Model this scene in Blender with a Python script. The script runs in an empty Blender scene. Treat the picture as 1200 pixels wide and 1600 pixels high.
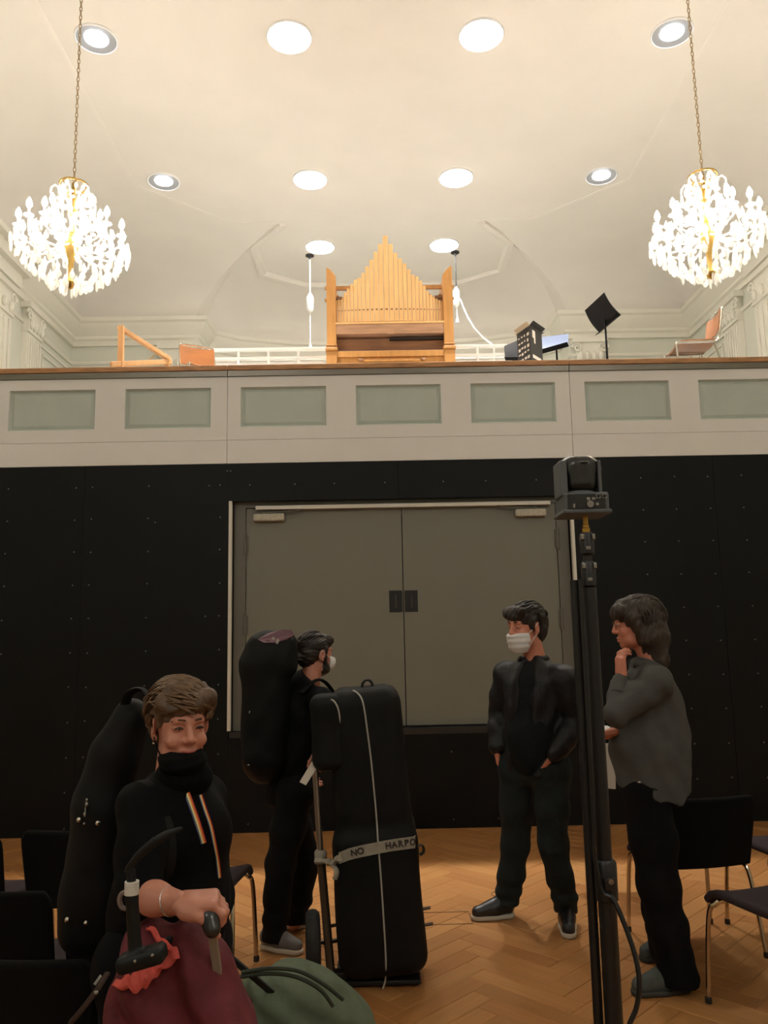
import bpy, bmesh, math, random
import numpy as np
from mathutils import Vector, Matrix, Euler

random.seed(7)
np.random.seed(7)
scene = bpy.context.scene
COL = scene.collection

# ------------------------------------------------------------------ camera
F_PX, ROLL, CAM_Z = 1250.0, 0.020, 1.65
PITCH, YAW = math.radians(8.406), math.radians(0.712)
FW = np.array([math.sin(YAW) * math.cos(PITCH), math.cos(YAW) * math.cos(PITCH), math.sin(PITCH)])
RT0 = np.cross(FW, [0, 0, 1.0]); RT0 /= np.linalg.norm(RT0)
UP0 = np.cross(RT0, FW)
IR = RT0 * math.cos(ROLL) - UP0 * math.sin(ROLL)
IU = RT0 * math.sin(ROLL) + UP0 * math.cos(ROLL)

cam_data = bpy.data.cameras.new('camera')
cam = bpy.data.objects.new('camera', cam_data)
COL.objects.link(cam)
cam_data.sensor_fit = 'VERTICAL'
cam_data.sensor_height = 32.0
cam_data.lens = 32.0 * F_PX / 1600.0
cam_data.clip_start = 0.05
cam_data.clip_end = 200
cam.matrix_world = Matrix(((IR[0], IU[0], -FW[0], 0), (IR[1], IU[1], -FW[1], 0),
                           (IR[2], IU[2], -FW[2], CAM_Z), (0, 0, 0, 1)))
scene.camera = cam

# ------------------------------------------------------------------ light and exposure
world = bpy.data.worlds.new('world')
scene.world = world
world.use_nodes = True
world.node_tree.nodes['Background'].inputs[0].default_value = (0.02, 0.02, 0.025, 1)
world.node_tree.nodes['Background'].inputs[1].default_value = 0.1
scene.view_settings.view_transform = 'Standard'
scene.view_settings.look = 'None'
scene.view_settings.gamma = 1.0
scene.view_settings.use_curve_mapping = False
scene.view_settings.exposure = 1.05
LAMP_INNER = 22.0       # emission of the big ceiling downlights' lenses
LAMP_OUTER = 14.0
BEAM_INNER, BEAM_OUTER = 1350.0, 700.0      # their downward beams (W)
BULB = 116.0            # emission of the chandelier bulbs

# ------------------------------------------------------------------ pixel helpers (1200 x 1600 frame)
def ray(x, y):
    v = FW * F_PX + IR * (x - 600) + IU * (800 - y)
    return v / v[1]
def atY(x, y, Y):
    v = ray(x, y)
    return Vector((v[0] * Y, Y, CAM_Z + v[2] * Y))
def atZ(x, y, Z):
    v = ray(x, y); t = (Z - CAM_Z) / v[2]
    return Vector((v[0] * t, t, Z))
def atX(x, y, X):
    v = ray(x, y); t = X / v[0]
    return Vector((X, t, CAM_Z + v[2] * t))
def project(p):
    q = np.array(p, dtype=float) - np.array([0, 0, CAM_Z])
    w = q @ FW
    return 600 + F_PX * (q @ IR) / w, 800 - F_PX * (q @ IU) / w, w

# ------------------------------------------------------------------ materials
def lin(c):
    return tuple(((v / 255.0) / 12.92 if v / 255.0 <= 0.04045 else ((v / 255.0 + 0.055) / 1.055) ** 2.4) for v in c)
MATS = {}
def mat(name, rgb, rough=0.6, metal=0.0, noise=0.0, nscale=20.0, bump=0.0, bscale=60.0, sheen=0.0,
        emit=None, stretch=(1, 1, 1), spec=0.5, coat=0.0):
    if name in MATS:
        return MATS[name]
    m = bpy.data.materials.new(name); MATS[name] = m
    m.use_nodes = True
    nt = m.node_tree; b = nt.nodes['Principled BSDF']
    c = lin(rgb)
    b.inputs['Base Color'].default_value = (*c, 1)
    b.inputs['Roughness'].default_value = rough
    b.inputs['Metallic'].default_value = metal
    b.inputs['Specular IOR Level'].default_value = spec
    if sheen:
        b.inputs['Sheen Weight'].default_value = sheen
        b.inputs['Sheen Roughness'].default_value = 0.5
    if coat:
        b.inputs['Coat Weight'].default_value = coat
        b.inputs['Coat Roughness'].default_value = 0.15
    if noise or bump:
        tc = nt.nodes.new('ShaderNodeTexCoord')
        mp = nt.nodes.new('ShaderNodeMapping')
        mp.inputs['Scale'].default_value = stretch
        nt.links.new(tc.outputs['Object'], mp.inputs['Vector'])
    if noise:
        n = nt.nodes.new('ShaderNodeTexNoise')
        n.inputs['Scale'].default_value = nscale; n.inputs['Detail'].default_value = 4
        nt.links.new(mp.outputs['Vector'], n.inputs['Vector'])
        r = nt.nodes.new('ShaderNodeValToRGB')
        r.color_ramp.elements[0].position = 0.3; r.color_ramp.elements[1].position = 0.7
        r.color_ramp.elements[0].color = (*[max(0, v * (1 - noise)) for v in c], 1)
        r.color_ramp.elements[1].color = (*[min(1, v * (1 + noise)) for v in c], 1)
        nt.links.new(n.outputs['Fac'], r.inputs['Fac'])
        nt.links.new(r.outputs['Color'], b.inputs['Base Color'])
    if bump:
        n2 = nt.nodes.new('ShaderNodeTexNoise')
        n2.inputs['Scale'].default_value = bscale; n2.inputs['Detail'].default_value = 3
        nt.links.new(mp.outputs['Vector'], n2.inputs['Vector'])
        bp = nt.nodes.new('ShaderNodeBump')
        bp.inputs['Strength'].default_value = bump; bp.inputs['Distance'].default_value = 0.02
        nt.links.new(n2.outputs['Fac'], bp.inputs['Height'])
        nt.links.new(bp.outputs['Normal'], b.inputs['Normal'])
    if emit:
        b.inputs['Emission Color'].default_value = (*emit[0], 1)
        b.inputs['Emission Strength'].default_value = emit[1]
    return m

def wood_mat(name, rgb, axis_stretch=(3, 3, 30), rough=0.45, amt=0.25, coat=0.0):
    return mat(name, rgb, rough=rough, noise=amt, nscale=2.0, stretch=axis_stretch, coat=coat)

# ------------------------------------------------------------------ mesh builder
class MB:
    def __init__(self):
        self.v = []; self.f = []
    def add(self, vs, fs):
        o = len(self.v)
        self.v.extend([tuple(p) for p in vs]); self.f.extend([tuple(i + o for i in f) for f in fs])
        return self
    def box(self, c, s, R=None):
        hx, hy, hz = s[0] / 2, s[1] / 2, s[2] / 2
        vs = [Vector((x, y, z)) for x in (-hx, hx) for y in (-hy, hy) for z in (-hz, hz)]
        if R is not None: vs = [R @ p for p in vs]
        vs = [p + Vector(c) for p in vs]
        return self.add(vs, [(0, 1, 3, 2), (4, 6, 7, 5), (0, 4, 5, 1), (2, 3, 7, 6), (0, 2, 6, 4), (1, 5, 7, 3)])
    def span(self, x0, x1, y0, y1, z0, z1):
        return self.box(((x0 + x1) / 2, (y0 + y1) / 2, (z0 + z1) / 2), (abs(x1 - x0), abs(y1 - y0), abs(z1 - z0)))
    def cbox(self, c, s, b, R=None):
        """box with chamfered edges"""
        hx, hy, hz = s[0] / 2, s[1] / 2, s[2] / 2
        b = min(b, hx * .98, hy * .98, hz * .98)
        bm = bmesh.new()
        bmesh.ops.create_cube(bm, size=1)
        for p in bm.verts: p.co = Vector((p.co.x * s[0], p.co.y * s[1], p.co.z * s[2]))
        bmesh.ops.bevel(bm, geom=bm.edges[:] , offset=b, segments=2, affect='EDGES', profile=.5)
        bm.verts.index_update()
        vs = [p.co.copy() for p in bm.verts]; fs = [[q.index for q in f.verts] for f in bm.faces]
        bm.free()
        if R is not None: vs = [R @ p for p in vs]
        return self.add([p + Vector(c) for p in vs], fs)
    def bar(self, a, b, w, h=None, up=(0, 0, 1), bevel=0):
        """rectangular bar from a to b; w across, h along 'up'"""
        a = Vector(a); b = Vector(b); h = w if h is None else h
        d = (b - a); L = d.length; d.normalize()
        u = Vector(up); s = d.cross(u)
        if s.length < 1e-4: s = d.cross(Vector((1, 0, 0)))
        s.normalize(); u = s.cross(d)
        R = Matrix((s, d, u)).transposed()
        if bevel: return self.cbox((a + b) / 2, (w, L, h), bevel, R)
        return self.box((a + b) / 2, (w, L, h), R)
    def tube(self, pts, r, n=8, caps=True, flat=None, closed=False):
        pts = [Vector(p) for p in pts]
        m = len(pts)
        rs = r if isinstance(r, (list, tuple)) else [r] * m
        vs = []; prev = None
        for i, p in enumerate(pts):
            if closed: d = pts[(i + 1) % m] - pts[i - 1]
            else: d = (pts[min(i + 1, m - 1)] - pts[max(i - 1, 0)])
            d.normalize()
            if prev is None:
                s = d.cross(Vector((0, 0, 1)))
                if s.length < 1e-3: s = d.cross(Vector((1, 0, 0)))
            else:
                s = prev - d * prev.dot(d)
            s.normalize(); prev = s; u = d.cross(s)
            fl = 1 if flat is None else flat
            for k in range(n):
                a = 2 * math.pi * k / n
                vs.append(p + s * (math.cos(a) * rs[i]) + u * (math.sin(a) * rs[i] * fl))
        fs = []
        for i in range(m if closed else m - 1):
            j = (i + 1) % m
            for k in range(n):
                k2 = (k + 1) % n
                fs.append((i * n + k, i * n + k2, j * n + k2, j * n + k))
        if caps and not closed:
            fs.append(tuple(range(n))[::-1]); fs.append(tuple((m - 1) * n + k for k in range(n)))
        return self.add(vs, fs)
    def lathe(self, prof, c=(0, 0, 0), n=16, axis=None):
        """prof: (r, z) list, around z at c (or around 'axis')"""
        c = Vector(c)
        R = Matrix.Identity(3) if axis is None else Vector((0, 0, 1)).rotation_difference(Vector(axis)).to_matrix()
        vs = []; fs = []
        for (r, z) in prof:
            for k in range(n):
                a = 2 * math.pi * k / n
                vs.append(c + R @ Vector((r * math.cos(a), r * math.sin(a), z)))
        for i in range(len(prof) - 1):
            for k in range(n):
                k2 = (k + 1) % n
                fs.append((i * n + k, i * n + k2, (i + 1) * n + k2, (i + 1) * n + k))
        if prof[0][0] > 1e-6: fs.append(tuple(range(n))[::-1])
        if prof[-1][0] > 1e-6: fs.append(tuple((len(prof) - 1) * n + k for k in range(n)))
        return self.add(vs, fs)
    def ball(self, c, r, n=12, m=8):
        rr = (r, r, r) if not isinstance(r, (tuple, list)) else r
        prof = [(math.sin(math.pi * i / m), -math.cos(math.pi * i / m)) for i in range(m + 1)]
        vs = []; fs = []
        for (q, z) in prof:
            for k in range(n):
                a = 2 * math.pi * k / n
                vs.append(Vector(c) + Vector((rr[0] * q * math.cos(a), rr[1] * q * math.sin(a), rr[2] * z)))
        for i in range(m):
            for k in range(n):
                k2 = (k + 1) % n
                fs.append((i * n + k, i * n + k2, (i + 1) * n + k2, (i + 1) * n + k))
        return self.add(vs, fs)
    def poly(self, pts, thick):
        """polygon (3d, planar) extruded by vector thick"""
        pts = [Vector(p) for p in pts]; t = Vector(thick); n = len(pts)
        vs = pts + [p + t for p in pts]
        fs = [tuple(range(n))[::-1], tuple(range(n, 2 * n))]
        for i in range(n):
            j = (i + 1) % n
            fs.append((i, j, n + j, n + i))
        return self.add(vs, fs)
    def mesh(self, name):
        me = bpy.data.meshes.new(name)
        me.from_pydata(self.v, [], self.f)
        bm = bmesh.new(); bm.from_mesh(me)
        bmesh.ops.remove_doubles(bm, verts=bm.verts, dist=1e-6)
        bmesh.ops.recalc_face_normals(bm, faces=bm.faces)
        bm.to_mesh(me); bm.free()
        return me
    def build(self, name, m, parent=None, smooth=False, bevel=0, sharp=40):
        """vertices are given in world space when the parent is unrotated"""
        off = loc_off(parent)
        if off.length > 0: self.v = [tuple(Vector(p) - off) for p in self.v]
        me = self.mesh(name)
        return obj(name, me, m, parent, smooth, bevel, sharp)

def obj(name, me, m, parent=None, smooth=False, bevel=0, sharp=40):
    o = bpy.data.objects.new(name, me)
    COL.objects.link(o)
    if m is not None: me.materials.append(m)
    if parent is not None: o.parent = parent
    if smooth:
        for p in me.polygons: p.use_smooth = True
        try: me.set_sharp_from_angle(angle=math.radians(sharp))
        except Exception: pass
    if bevel:
        b = o.modifiers.new('bevel', 'BEVEL'); b.width = bevel; b.segments = 2; b.limit_method = 'ANGLE'
    return o

WORLD_ROOTS = {}
def thing(name, label=None, cat=None, loc=(0, 0, 0), rotz=0, group=None, kind=None, world=True):
    """an Empty at the thing's base; with world=True its parts are given in world coordinates"""
    o = bpy.data.objects.new(name, None); COL.objects.link(o)
    o.empty_display_size = 0.1
    o.location = loc; o.rotation_euler = (0, 0, rotz)
    if world:
        o['_world'] = 1; o['_off'] = tuple(loc)
    tag(o, label, cat, group, kind)
    return o
def tag(o, label=None, cat=None, group=None, kind=None):
    if label: o['label'] = label
    if cat: o['category'] = cat
    if group: o['group'] = group
    if kind: o['kind'] = kind
    return o
def copy_tree(src, parent=None):
    c = src.copy(); COL.objects.link(c)
    if parent is not None: c.parent = parent
    for ch in list(src.children): copy_tree(ch, c)
    return c

def loc_off(parent):
    while parent is not None and parent.parent is not None: parent = parent.parent
    return Vector(parent['_off']) if parent is not None and parent.get('_world') else Vector((0, 0, 0))

# ------------------------------------------------------------------ implicit surfaces (soft bodies, people, bags)
class Sdf:
    def __init__(self, lo, hi, h):
        self.lo = np.array(lo, float); self.h = h
        n = np.ceil((np.array(hi, float) - self.lo) / h).astype(int) + 1
        self.n = n
        self.f = np.full(tuple(n), 0.2, dtype=np.float32)
    def _win(self, lo, hi, pad):
        a = np.floor((np.array(lo) - pad - self.lo) / self.h).astype(int)
        b = np.ceil((np.array(hi) + pad - self.lo) / self.h).astype(int) + 1
        a = np.clip(a, 0, self.n); b = np.clip(b, 0, self.n)
        if np.any(b <= a): return None
        g = [self.lo[i] + self.h * np.arange(a[i], b[i], dtype=np.float32) for i in range(3)]
        X, Y, Z = np.meshgrid(*g, indexing='ij')
        return (slice(a[0], b[0]), slice(a[1], b[1]), slice(a[2], b[2])), X.astype(np.float32), Y.astype(np.float32), Z.astype(np.float32)
    def _mix(self, sl, d, k, op):
        f = self.f[sl]
        if op == 'add':
            if k > 0:
                t = np.clip(0.5 + 0.5 * (f - d) / k, 0, 1)
                self.f[sl] = f * (1 - t) + d * t - k * t * (1 - t)
            else: self.f[sl] = np.minimum(f, d)
        elif op == 'sub':
            d = -d
            if k > 0:
                t = np.clip(0.5 - 0.5 * (f - d) / k, 0, 1)
                self.f[sl] = f * (1 - t) + d * t + k * t * (1 - t)
            else: self.f[sl] = np.maximum(f, d)
    def cone(self, a, b, ra, rb, k=0.02, op='add', squash=None, s=1.0):
        """tapered capsule; squash=(unit axis), s: section scaled by s along that axis"""
        a = np.array(a, float); b = np.array(b, float)
        m = max(ra, rb) * max(1, s)
        w = self._win(np.minimum(a, b) - m, np.maximum(a, b) + m, k + 3 * self.h)
        if w is None: return self
        sl, X, Y, Z = w
        px, py, pz = X - a[0], Y - a[1], Z - a[2]
        d = b - a
        if squash is not None:
            q = np.array(squash, float); q /= np.linalg.norm(q)
            c = (px * q[0] + py * q[1] + pz * q[2]) * (1 / s - 1)
            px = px + c * q[0]; py = py + c * q[1]; pz = pz + c * q[2]
            d = d + q * (d @ q) * (1 / s - 1)
        dd = max(d @ d, 1e-9)
        t = np.clip((px * d[0] + py * d[1] + pz * d[2]) / dd, 0, 1)
        r = ra + (rb - ra) * t
        dist = np.sqrt((px - t * d[0]) ** 2 + (py - t * d[1]) ** 2 + (pz - t * d[2]) ** 2) - r
        if squash is not None and s < 1: dist = dist * max(s, 0.5)
        self._mix(sl, dist.astype(np.float32), k, op)
        return self
    def chain(self, pts, rs, k=0.02, **kw):
        for i in range(len(pts) - 1): self.cone(pts[i], pts[i + 1], rs[i], rs[i + 1], k, **kw)
        return self
    def ell(self, c, r, R=None, k=0.02, op='add'):
        c = np.array(c, float); r = np.array(r, float)
        m = float(max(r))
        w = self._win(c - m, c + m, k + 3 * self.h)
        if w is None: return self
        sl, X, Y, Z = w
        P = (X - c[0], Y - c[1], Z - c[2])
        if R is not None:
            R = np.array(R)
            P = tuple(P[0] * R[0, i] + P[1] * R[1, i] + P[2] * R[2, i] for i in range(3))
        q = np.sqrt((P[0] / r[0]) ** 2 + (P[1] / r[1]) ** 2 + (P[2] / r[2]) ** 2)
        g = np.sqrt((P[0] / r[0] ** 2) ** 2 + (P[1] / r[1] ** 2) ** 2 + (P[2] / r[2] ** 2) ** 2) + 1e-6
        self._mix(sl, (q * (q - 1) / g).astype(np.float32), k, op)
        return self
    def rbox(self, c, s, r, R=None, k=0.0, op='add', taper=None):
        """rounded box, half sizes s; taper=(axis index to shrink, amount over local z)"""
        c = np.array(c, float); s = np.array(s, float)
        m = float(np.linalg.norm(s))
        w = self._win(c - m, c + m, k + 3 * self.h)
        if w is None: return self
        sl, X, Y, Z = w
        P = [X - c[0], Y - c[1], Z - c[2]]
        if R is not None:
            R = np.array(R)
            P = [P[0] * R[0, i] + P[1] * R[1, i] + P[2] * R[2, i] for i in range(3)]
        hs = [s[0], s[1], s[2]]
        if taper is not None:
            for ax, amt in taper:
                P[ax] = P[ax] / (1 - amt * np.clip((P[2] / s[2] + 1) / 2, 0, 1))
        q = [np.abs(P[i]) - (hs[i] - r) for i in range(3)]
        d = np.sqrt(np.maximum(q[0], 0) ** 2 + np.maximum(q[1], 0) ** 2 + np.maximum(q[2], 0) ** 2) \
            + np.minimum(np.maximum(q[0], np.maximum(q[1], q[2])), 0) - r
        self._mix(sl, d.astype(np.float32), k, op)
        return self
    def cut(self, p, n, k=0.0):
        """remove everything on the side the normal points to"""
        g = [self.lo[i] + self.h * np.arange(self.n[i], dtype=np.float32) for i in range(3)]
        n = np.array(n, float); n /= np.linalg.norm(n)
        d = ((g[0] - p[0]) * n[0])[:, None, None] + ((g[1] - p[1]) * n[1])[None, :, None] + ((g[2] - p[2]) * n[2])[None, None, :]
        self.f = np.maximum(self.f, d.astype(np.float32))
        return self
    def warp(self, fn):
        """add fn(X,Y,Z) to the field near the surface"""
        idx = np.argwhere(np.abs(self.f) < 0.06)
        P = self.lo + idx * self.h
        self.f[tuple(idx.T)] += fn(P[:, 0], P[:, 1], P[:, 2]).astype(np.float32)
        return self
    def mesh(self):
        f = self.f
        f[0] = f[-1] = 0.2; f[:, 0] = f[:, -1] = 0.2; f[:, :, 0] = f[:, :, -1] = 0.2
        s = f < 0
        nx, ny, nz = f.shape
        cnt = np.zeros((nx - 1, ny - 1, nz - 1), np.int8)
        for dx in (0, 1):
            for dy in (0, 1):
                for dz in (0, 1):
                    cnt += s[dx:nx - 1 + dx, dy:ny - 1 + dy, dz:nz - 1 + dz]
        act = (cnt > 0) & (cnt < 8)
        ids = np.full(cnt.shape, -1, np.int64)
        cells = np.argwhere(act)
        ids[act] = np.arange(len(cells))
        acc = np.zeros((len(cells), 3)); num = np.zeros(len(cells))
        corners = [(0, 0, 0), (1, 0, 0), (0, 1, 0), (1, 1, 0), (0, 0, 1), (1, 0, 1), (0, 1, 1), (1, 1, 1)]
        vals = [f[cells[:, 0] + c[0], cells[:, 1] + c[1], cells[:, 2] + c[2]] for c in corners]
        for i in range(8):
            for j in range(i + 1, 8):
                if sum(abs(np.array(corners[i]) - np.array(corners[j]))) != 1: continue
                a, b = vals[i], vals[j]
                m = (a < 0) != (b < 0)
                t = np.where(m, a / np.where(m, a - b, 1), 0)
                p = np.array(corners[i])[None] + t[:, None] * (np.array(corners[j]) - np.array(corners[i]))[None]
                acc[m] += p[m]; num[m] += 1
        V = self.lo + (cells + acc / np.maximum(num, 1)[:, None]) * self.h
        Q = []
        for ax in range(3):
            sh = [slice(None)] * 3; s2 = [slice(None)] * 3
            sh[ax] = slice(0, -1); s2[ax] = slice(1, None)
            e = s[tuple(sh)] != s[tuple(s2)]
            E = np.argwhere(e)
            o1, o2 = [(1, 2), (2, 0), (0, 1)][ax]
            ok = (E[:, o1] > 0) & (E[:, o2] > 0) & (E[:, o1] < f.shape[o1] - 1) & (E[:, o2] < f.shape[o2] - 1)
            E = E[ok]
            q = []
            for d1, d2 in ((-1, -1), (0, -1), (0, 0), (-1, 0)):
                C = E.copy(); C[:, o1] += d1; C[:, o2] += d2
                q.append(ids[C[:, 0], C[:, 1], C[:, 2]])
            q = np.stack(q, 1)
            flip = ~s[E[:, 0], E[:, 1], E[:, 2]]
            q[flip] = q[flip][:, ::-1]
            Q.append(q)
        Q = np.concatenate(Q)
        Q = Q[(Q >= 0).all(1)]
        return V, Q

def mesh_vq(name, parts, off=(0, 0, 0), smooth=True):
    """one mesh from several (V,Q) surfaces"""
    off = np.array(off)
    Vs = []; Qs = []; o = 0
    for V, Q in parts:
        Vs.append(V - off); Qs.append(Q + o); o += len(V)
    V = np.concatenate(Vs); Q = np.concatenate(Qs)
    me = bpy.data.meshes.new(name)
    me.vertices.add(len(V)); me.vertices.foreach_set('co', V.astype(np.float32).ravel())
    me.loops.add(len(Q) * 4); me.loops.foreach_set('vertex_index', Q.astype(np.int32).ravel())
    me.polygons.add(len(Q))
    me.polygons.foreach_set('loop_start', np.arange(0, len(Q) * 4, 4, dtype=np.int32))
    me.polygons.foreach_set('use_smooth', np.full(len(Q), smooth))
    me.update(calc_edges=True); me.validate()
    return me
def soft(name, sdf, m, parent=None, smooth_it=0):
    me = mesh_vq(name, [sdf.mesh() if isinstance(sdf, Sdf) else sdf] if not isinstance(sdf, list) else [q.mesh() for q in sdf], loc_off(parent))
    o = obj(name, me, m, parent)
    if smooth_it:
        md = o.modifiers.new('smooth', 'SMOOTH'); md.iterations = smooth_it; md.factor = 0.5
    return o

from mathutils.bvhtree import BVHTree
def bvh_of(o):
    me = o.data; mw = loc_off(o.parent)
    return BVHTree.FromPolygons([v.co + mw for v in me.vertices], [tuple(p.vertices) for p in me.polygons])
def hit(b, px, py, off=.004, fallback=3.0):
    d = Vector(ray(px, py)).normalized()
    r = b.ray_cast(Vector((0, 0, CAM_Z)), d)
    if r[0] is None: return atY(px, py, fallback)
    return r[0] - d * off

# ================================================================== STRUCTURE
X0 = 0.22            # axis of the hall
WALL_Y = 7.0         # the black wall with the double door
Z_GAL = 4.03         # gallery floor
Z_CEIL = 8.15
Z_COR = 7.35         # cornice top
HALF = 5.72
Y_BACK = 14.15
Y_REAR = -7.0

M_CEIL = mat('plaster_ceiling', (238, 234, 227), rough=0.9, noise=0.02, nscale=1.5)
M_GWALL = mat('plaster_wall', (208, 209, 196), rough=0.85, noise=0.02, nscale=2)
M_TRIM = mat('plaster_trim', (222, 219, 206), rough=0.8)
M_HWALL = mat('hall_wall', (205, 198, 184), rough=0.85, noise=0.03, nscale=2)
M_WHITE = mat('parapet_white', (238, 237, 234), rough=0.6, noise=0.015, nscale=3)
M_GREEN = mat('parapet_panel', (196, 207, 199), rough=0.55, noise=0.03, nscale=4)
M_ALU = mat('brushed_aluminium', (128, 123, 114), rough=0.32, metal=1.0, noise=0.12, nscale=3, stretch=(1, 1, 60))
M_NOSE = wood_mat('nosing_oak', (188, 138, 92), (4, 30, 30), rough=0.4)
M_BLACK = mat('black_cladding', (15, 17, 17), rough=0.5, noise=0.15, nscale=2.5, bump=0.05, bscale=8, spec=0.2)
M_SCREW = mat('screw_steel', (150, 147, 138), rough=0.3, metal=0.7)
M_DOOR = mat('door_paint', (124, 123, 112), rough=0.5, noise=0.02, nscale=3)
M_FRAME = mat('door_frame_paint', (110, 108, 98), rough=0.5)
M_WHITEMETAL = mat('white_metal', (225, 222, 212), rough=0.4)
M_DARK = mat('dark_plastic', (20, 20, 20), rough=0.5)
M_CHROME = mat('chrome', (215, 210, 200), rough=0.14, metal=1.0)

# ---- ceiling : flat field + cove, one plaster shell
inner_r = [(3.65, Y_REAR), (3.65, 10.9), (3.05, 11.46), (2.42, 12.05), (1.62, 12.05), (2.2, 12.78), (2.2, 13.85), (1.45, 14.38), (0.0, 14.5)]
outer_r = [(HALF, Y_REAR), (HALF, 12.7), (HALF, Y_BACK), (4.6, Y_BACK), (3.45, Y_BACK), (3.42, 14.75), (2.9, 15.15), (1.8, 15.5), (0.0, 15.65)]
inner = [(X0 + x, y) for x, y in inner_r] + [(X0 - x, y) for x, y in inner_r[-2::-1]]
outer = [(X0 + x, y) for x, y in outer_r] + [(X0 - x, y) for x, y in outer_r[-2::-1]]
mb = MB()
SEG = 10
for i in range(len(inner) - 1):
    for k in range(SEG):
        t0, t1 = k / SEG * math.pi / 2, (k + 1) / SEG * math.pi / 2
        q = []
        for (idx, t) in ((i, t0), (i + 1, t0), (i + 1, t1), (i, t1)):
            a = Vector(outer[idx]); b = Vector(inner[idx])
            p = a + (b - a) * (1 - math.cos(t))
            q.append((p.x, p.y, Z_COR + (Z_CEIL - Z_COR) * math.sin(t)))
        mb.add(q, [(0, 1, 2, 3)])
from mathutils.geometry import tessellate_polygon
flat = [Vector((x, y, Z_CEIL)) for x, y in inner]
mb.add(flat, [tuple(t) for t in tessellate_polygon([flat])])
# joists of the shell above keep daylight out: a plain slab over the plaster
mb.span(X0 - 6.2, X0 + 6.2, Y_REAR - 0.3, 16.2, Z_CEIL + 0.02, Z_CEIL + 0.2)
tag(mb.build('ceiling', M_CEIL, smooth=True, sharp=25), 'pale coved plaster ceiling with an octagonal bay above the organ', None, None, 'structure')

def sweep(loop, prof, closed=False):
    """profile (inward d, z) along a 2d polyline whose interior lies to its left"""
    n = len(loop); mb = MB(); rows = []
    for i in range(n):
        p = Vector(loop[i])
        d1 = (Vector(loop[i]) - Vector(loop[i - 1])).normalized() if i > 0 else None
        d2 = (Vector(loop[i + 1]) - Vector(loop[i])).normalized() if i < n - 1 else None
        d1 = d1 or d2; d2 = d2 or d1
        n1 = Vector((-d1.y, d1.x)); n2 = Vector((-d2.y, d2.x))
        m = (n1 + n2); m.normalize(); m = m / max(0.35, m.dot(n1))
        rows.append([(p.x + m.x * d, p.y + m.y * d, z) for d, z in prof])
    k = len(prof)
    vs = [q for r in rows for q in r]
    fs = [(i * k + j, i * k + (j + 1) % k, (i + 1) * k + (j + 1) % k, (i + 1) * k + j) for i in range(n - 1) for j in range(k)]
    fs += [tuple(range(k)), tuple((n - 1) * k + j for j in range(k))]
    return mb.add(vs, fs)

cor_loop = [(X0 + HALF, Y_REAR + 0.01), (X0 + HALF, Y_BACK)] + [(X0 + x, y) for x, y in outer_r[4:]] + \
           [(X0 - x, y) for x, y in outer_r[-2:3:-1]] + [(X0 - HALF, Y_BACK), (X0 - HALF, Y_REAR + 0.01)]
prof = [(-0.02, 7.37), (0.27, 7.37), (0.27, 7.30), (0.23, 7.27), (0.19, 7.17), (0.10, 7.07), (0.10, 7.02), (0.06, 6.99), (0.06, 6.90), (-0.02, 6.90)]
tag(sweep(cor_loop, prof).build('trim_1', M_TRIM, smooth=True, sharp=30), 'plaster cornice running round the gallery walls', None, None, 'structure')
prof2 = [(-0.03, Z_CEIL + 0.01), (0.05, Z_CEIL + 0.01), (0.05, Z_CEIL - 0.004), (0.02, Z_CEIL - 0.012), (-0.03, Z_CEIL - 0.012)]
ml = [(X0 + x, y) for x, y in inner_r] + [(X0 - x, y) for x, y in inner_r[-2::-1]]
tag(sweep(ml, prof2).build('trim_2', M_CEIL, smooth=True, sharp=30), 'fine plaster moulding outlining the flat ceiling field', None, None, 'structure')
# the octagon over the bay has a heavier lip
prof2b = [(-0.04, Z_CEIL + 0.01), (0.10, Z_CEIL + 0.01), (0.10, Z_CEIL - 0.02), (0.05, Z_CEIL - 0.06), (-0.04, Z_CEIL - 0.06)]
ml2 = [(X0 + x, y) for x, y in inner_r[4:]] + [(X0 - x, y) for x, y in inner_r[-2:3:-1]]
tag(sweep(ml2, prof2b).build('trim_20', M_CEIL, smooth=True, sharp=30), 'heavier plaster lip round the octagonal bay ceiling', None, None, 'structure')
prof3 = [(-0.01, 6.62), (0.03, 6.62), (0.045, 6.59), (0.03, 6.56), (-0.01, 6.56)]
tag(sweep(cor_loop, prof3).build('trim_3', M_TRIM, smooth=True, sharp=30), 'slim plaster moulding below the cornice', None, None, 'structure')

# ---- walls
mb = MB()
mb.span(X0 - HALF - 0.25, X0 - HALF, Y_REAR, Y_BACK, 0, Z_COR)
w = tag(mb.build('wall_left', M_GWALL), 'pale grey plaster side wall on the left', None, None, 'structure')
mb = MB(); mb.span(X0 + HALF, X0 + HALF + 0.25, Y_REAR, Y_BACK, 0, Z_COR)
w = tag(mb.build('wall_right', M_GWALL), 'pale grey plaster side wall on the right', None, None, 'structure')
mb = MB(); mb.span(X0 - HALF - 0.25, X0 + HALF + 0.25, Y_REAR - 0.25, Y_REAR, 0, Z_CEIL + 0.02)
tag(mb.build('wall_rear', M_HWALL), 'plaster wall behind the camera', None, None, 'structure')
mb = MB()
bl = cor_loop[1:-1]
for i in range(len(bl) - 1):
    a, b = Vector((*bl[i], 0)), Vector((*bl[i + 1], 0))
    d = (b - a).normalized(); nrm = Vector((d.y, -d.x, 0)) * 0.2
    vs = [a, b, b + nrm, a + nrm]
    vs = [(p.x, p.y, Z_GAL - 0.1) for p in vs] + [(p.x, p.y, Z_COR) for p in vs]
    mb.add(vs, [(0, 1, 5, 4), (1, 2, 6, 5), (2, 3, 7, 6), (3, 0, 4, 7), (0, 3, 2, 1), (4, 5, 6, 7)])
tag(mb.build('wall_back', M_GWALL), 'pale gallery back wall with a shallow bay behind the organ', None, None, 'structure')

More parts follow.
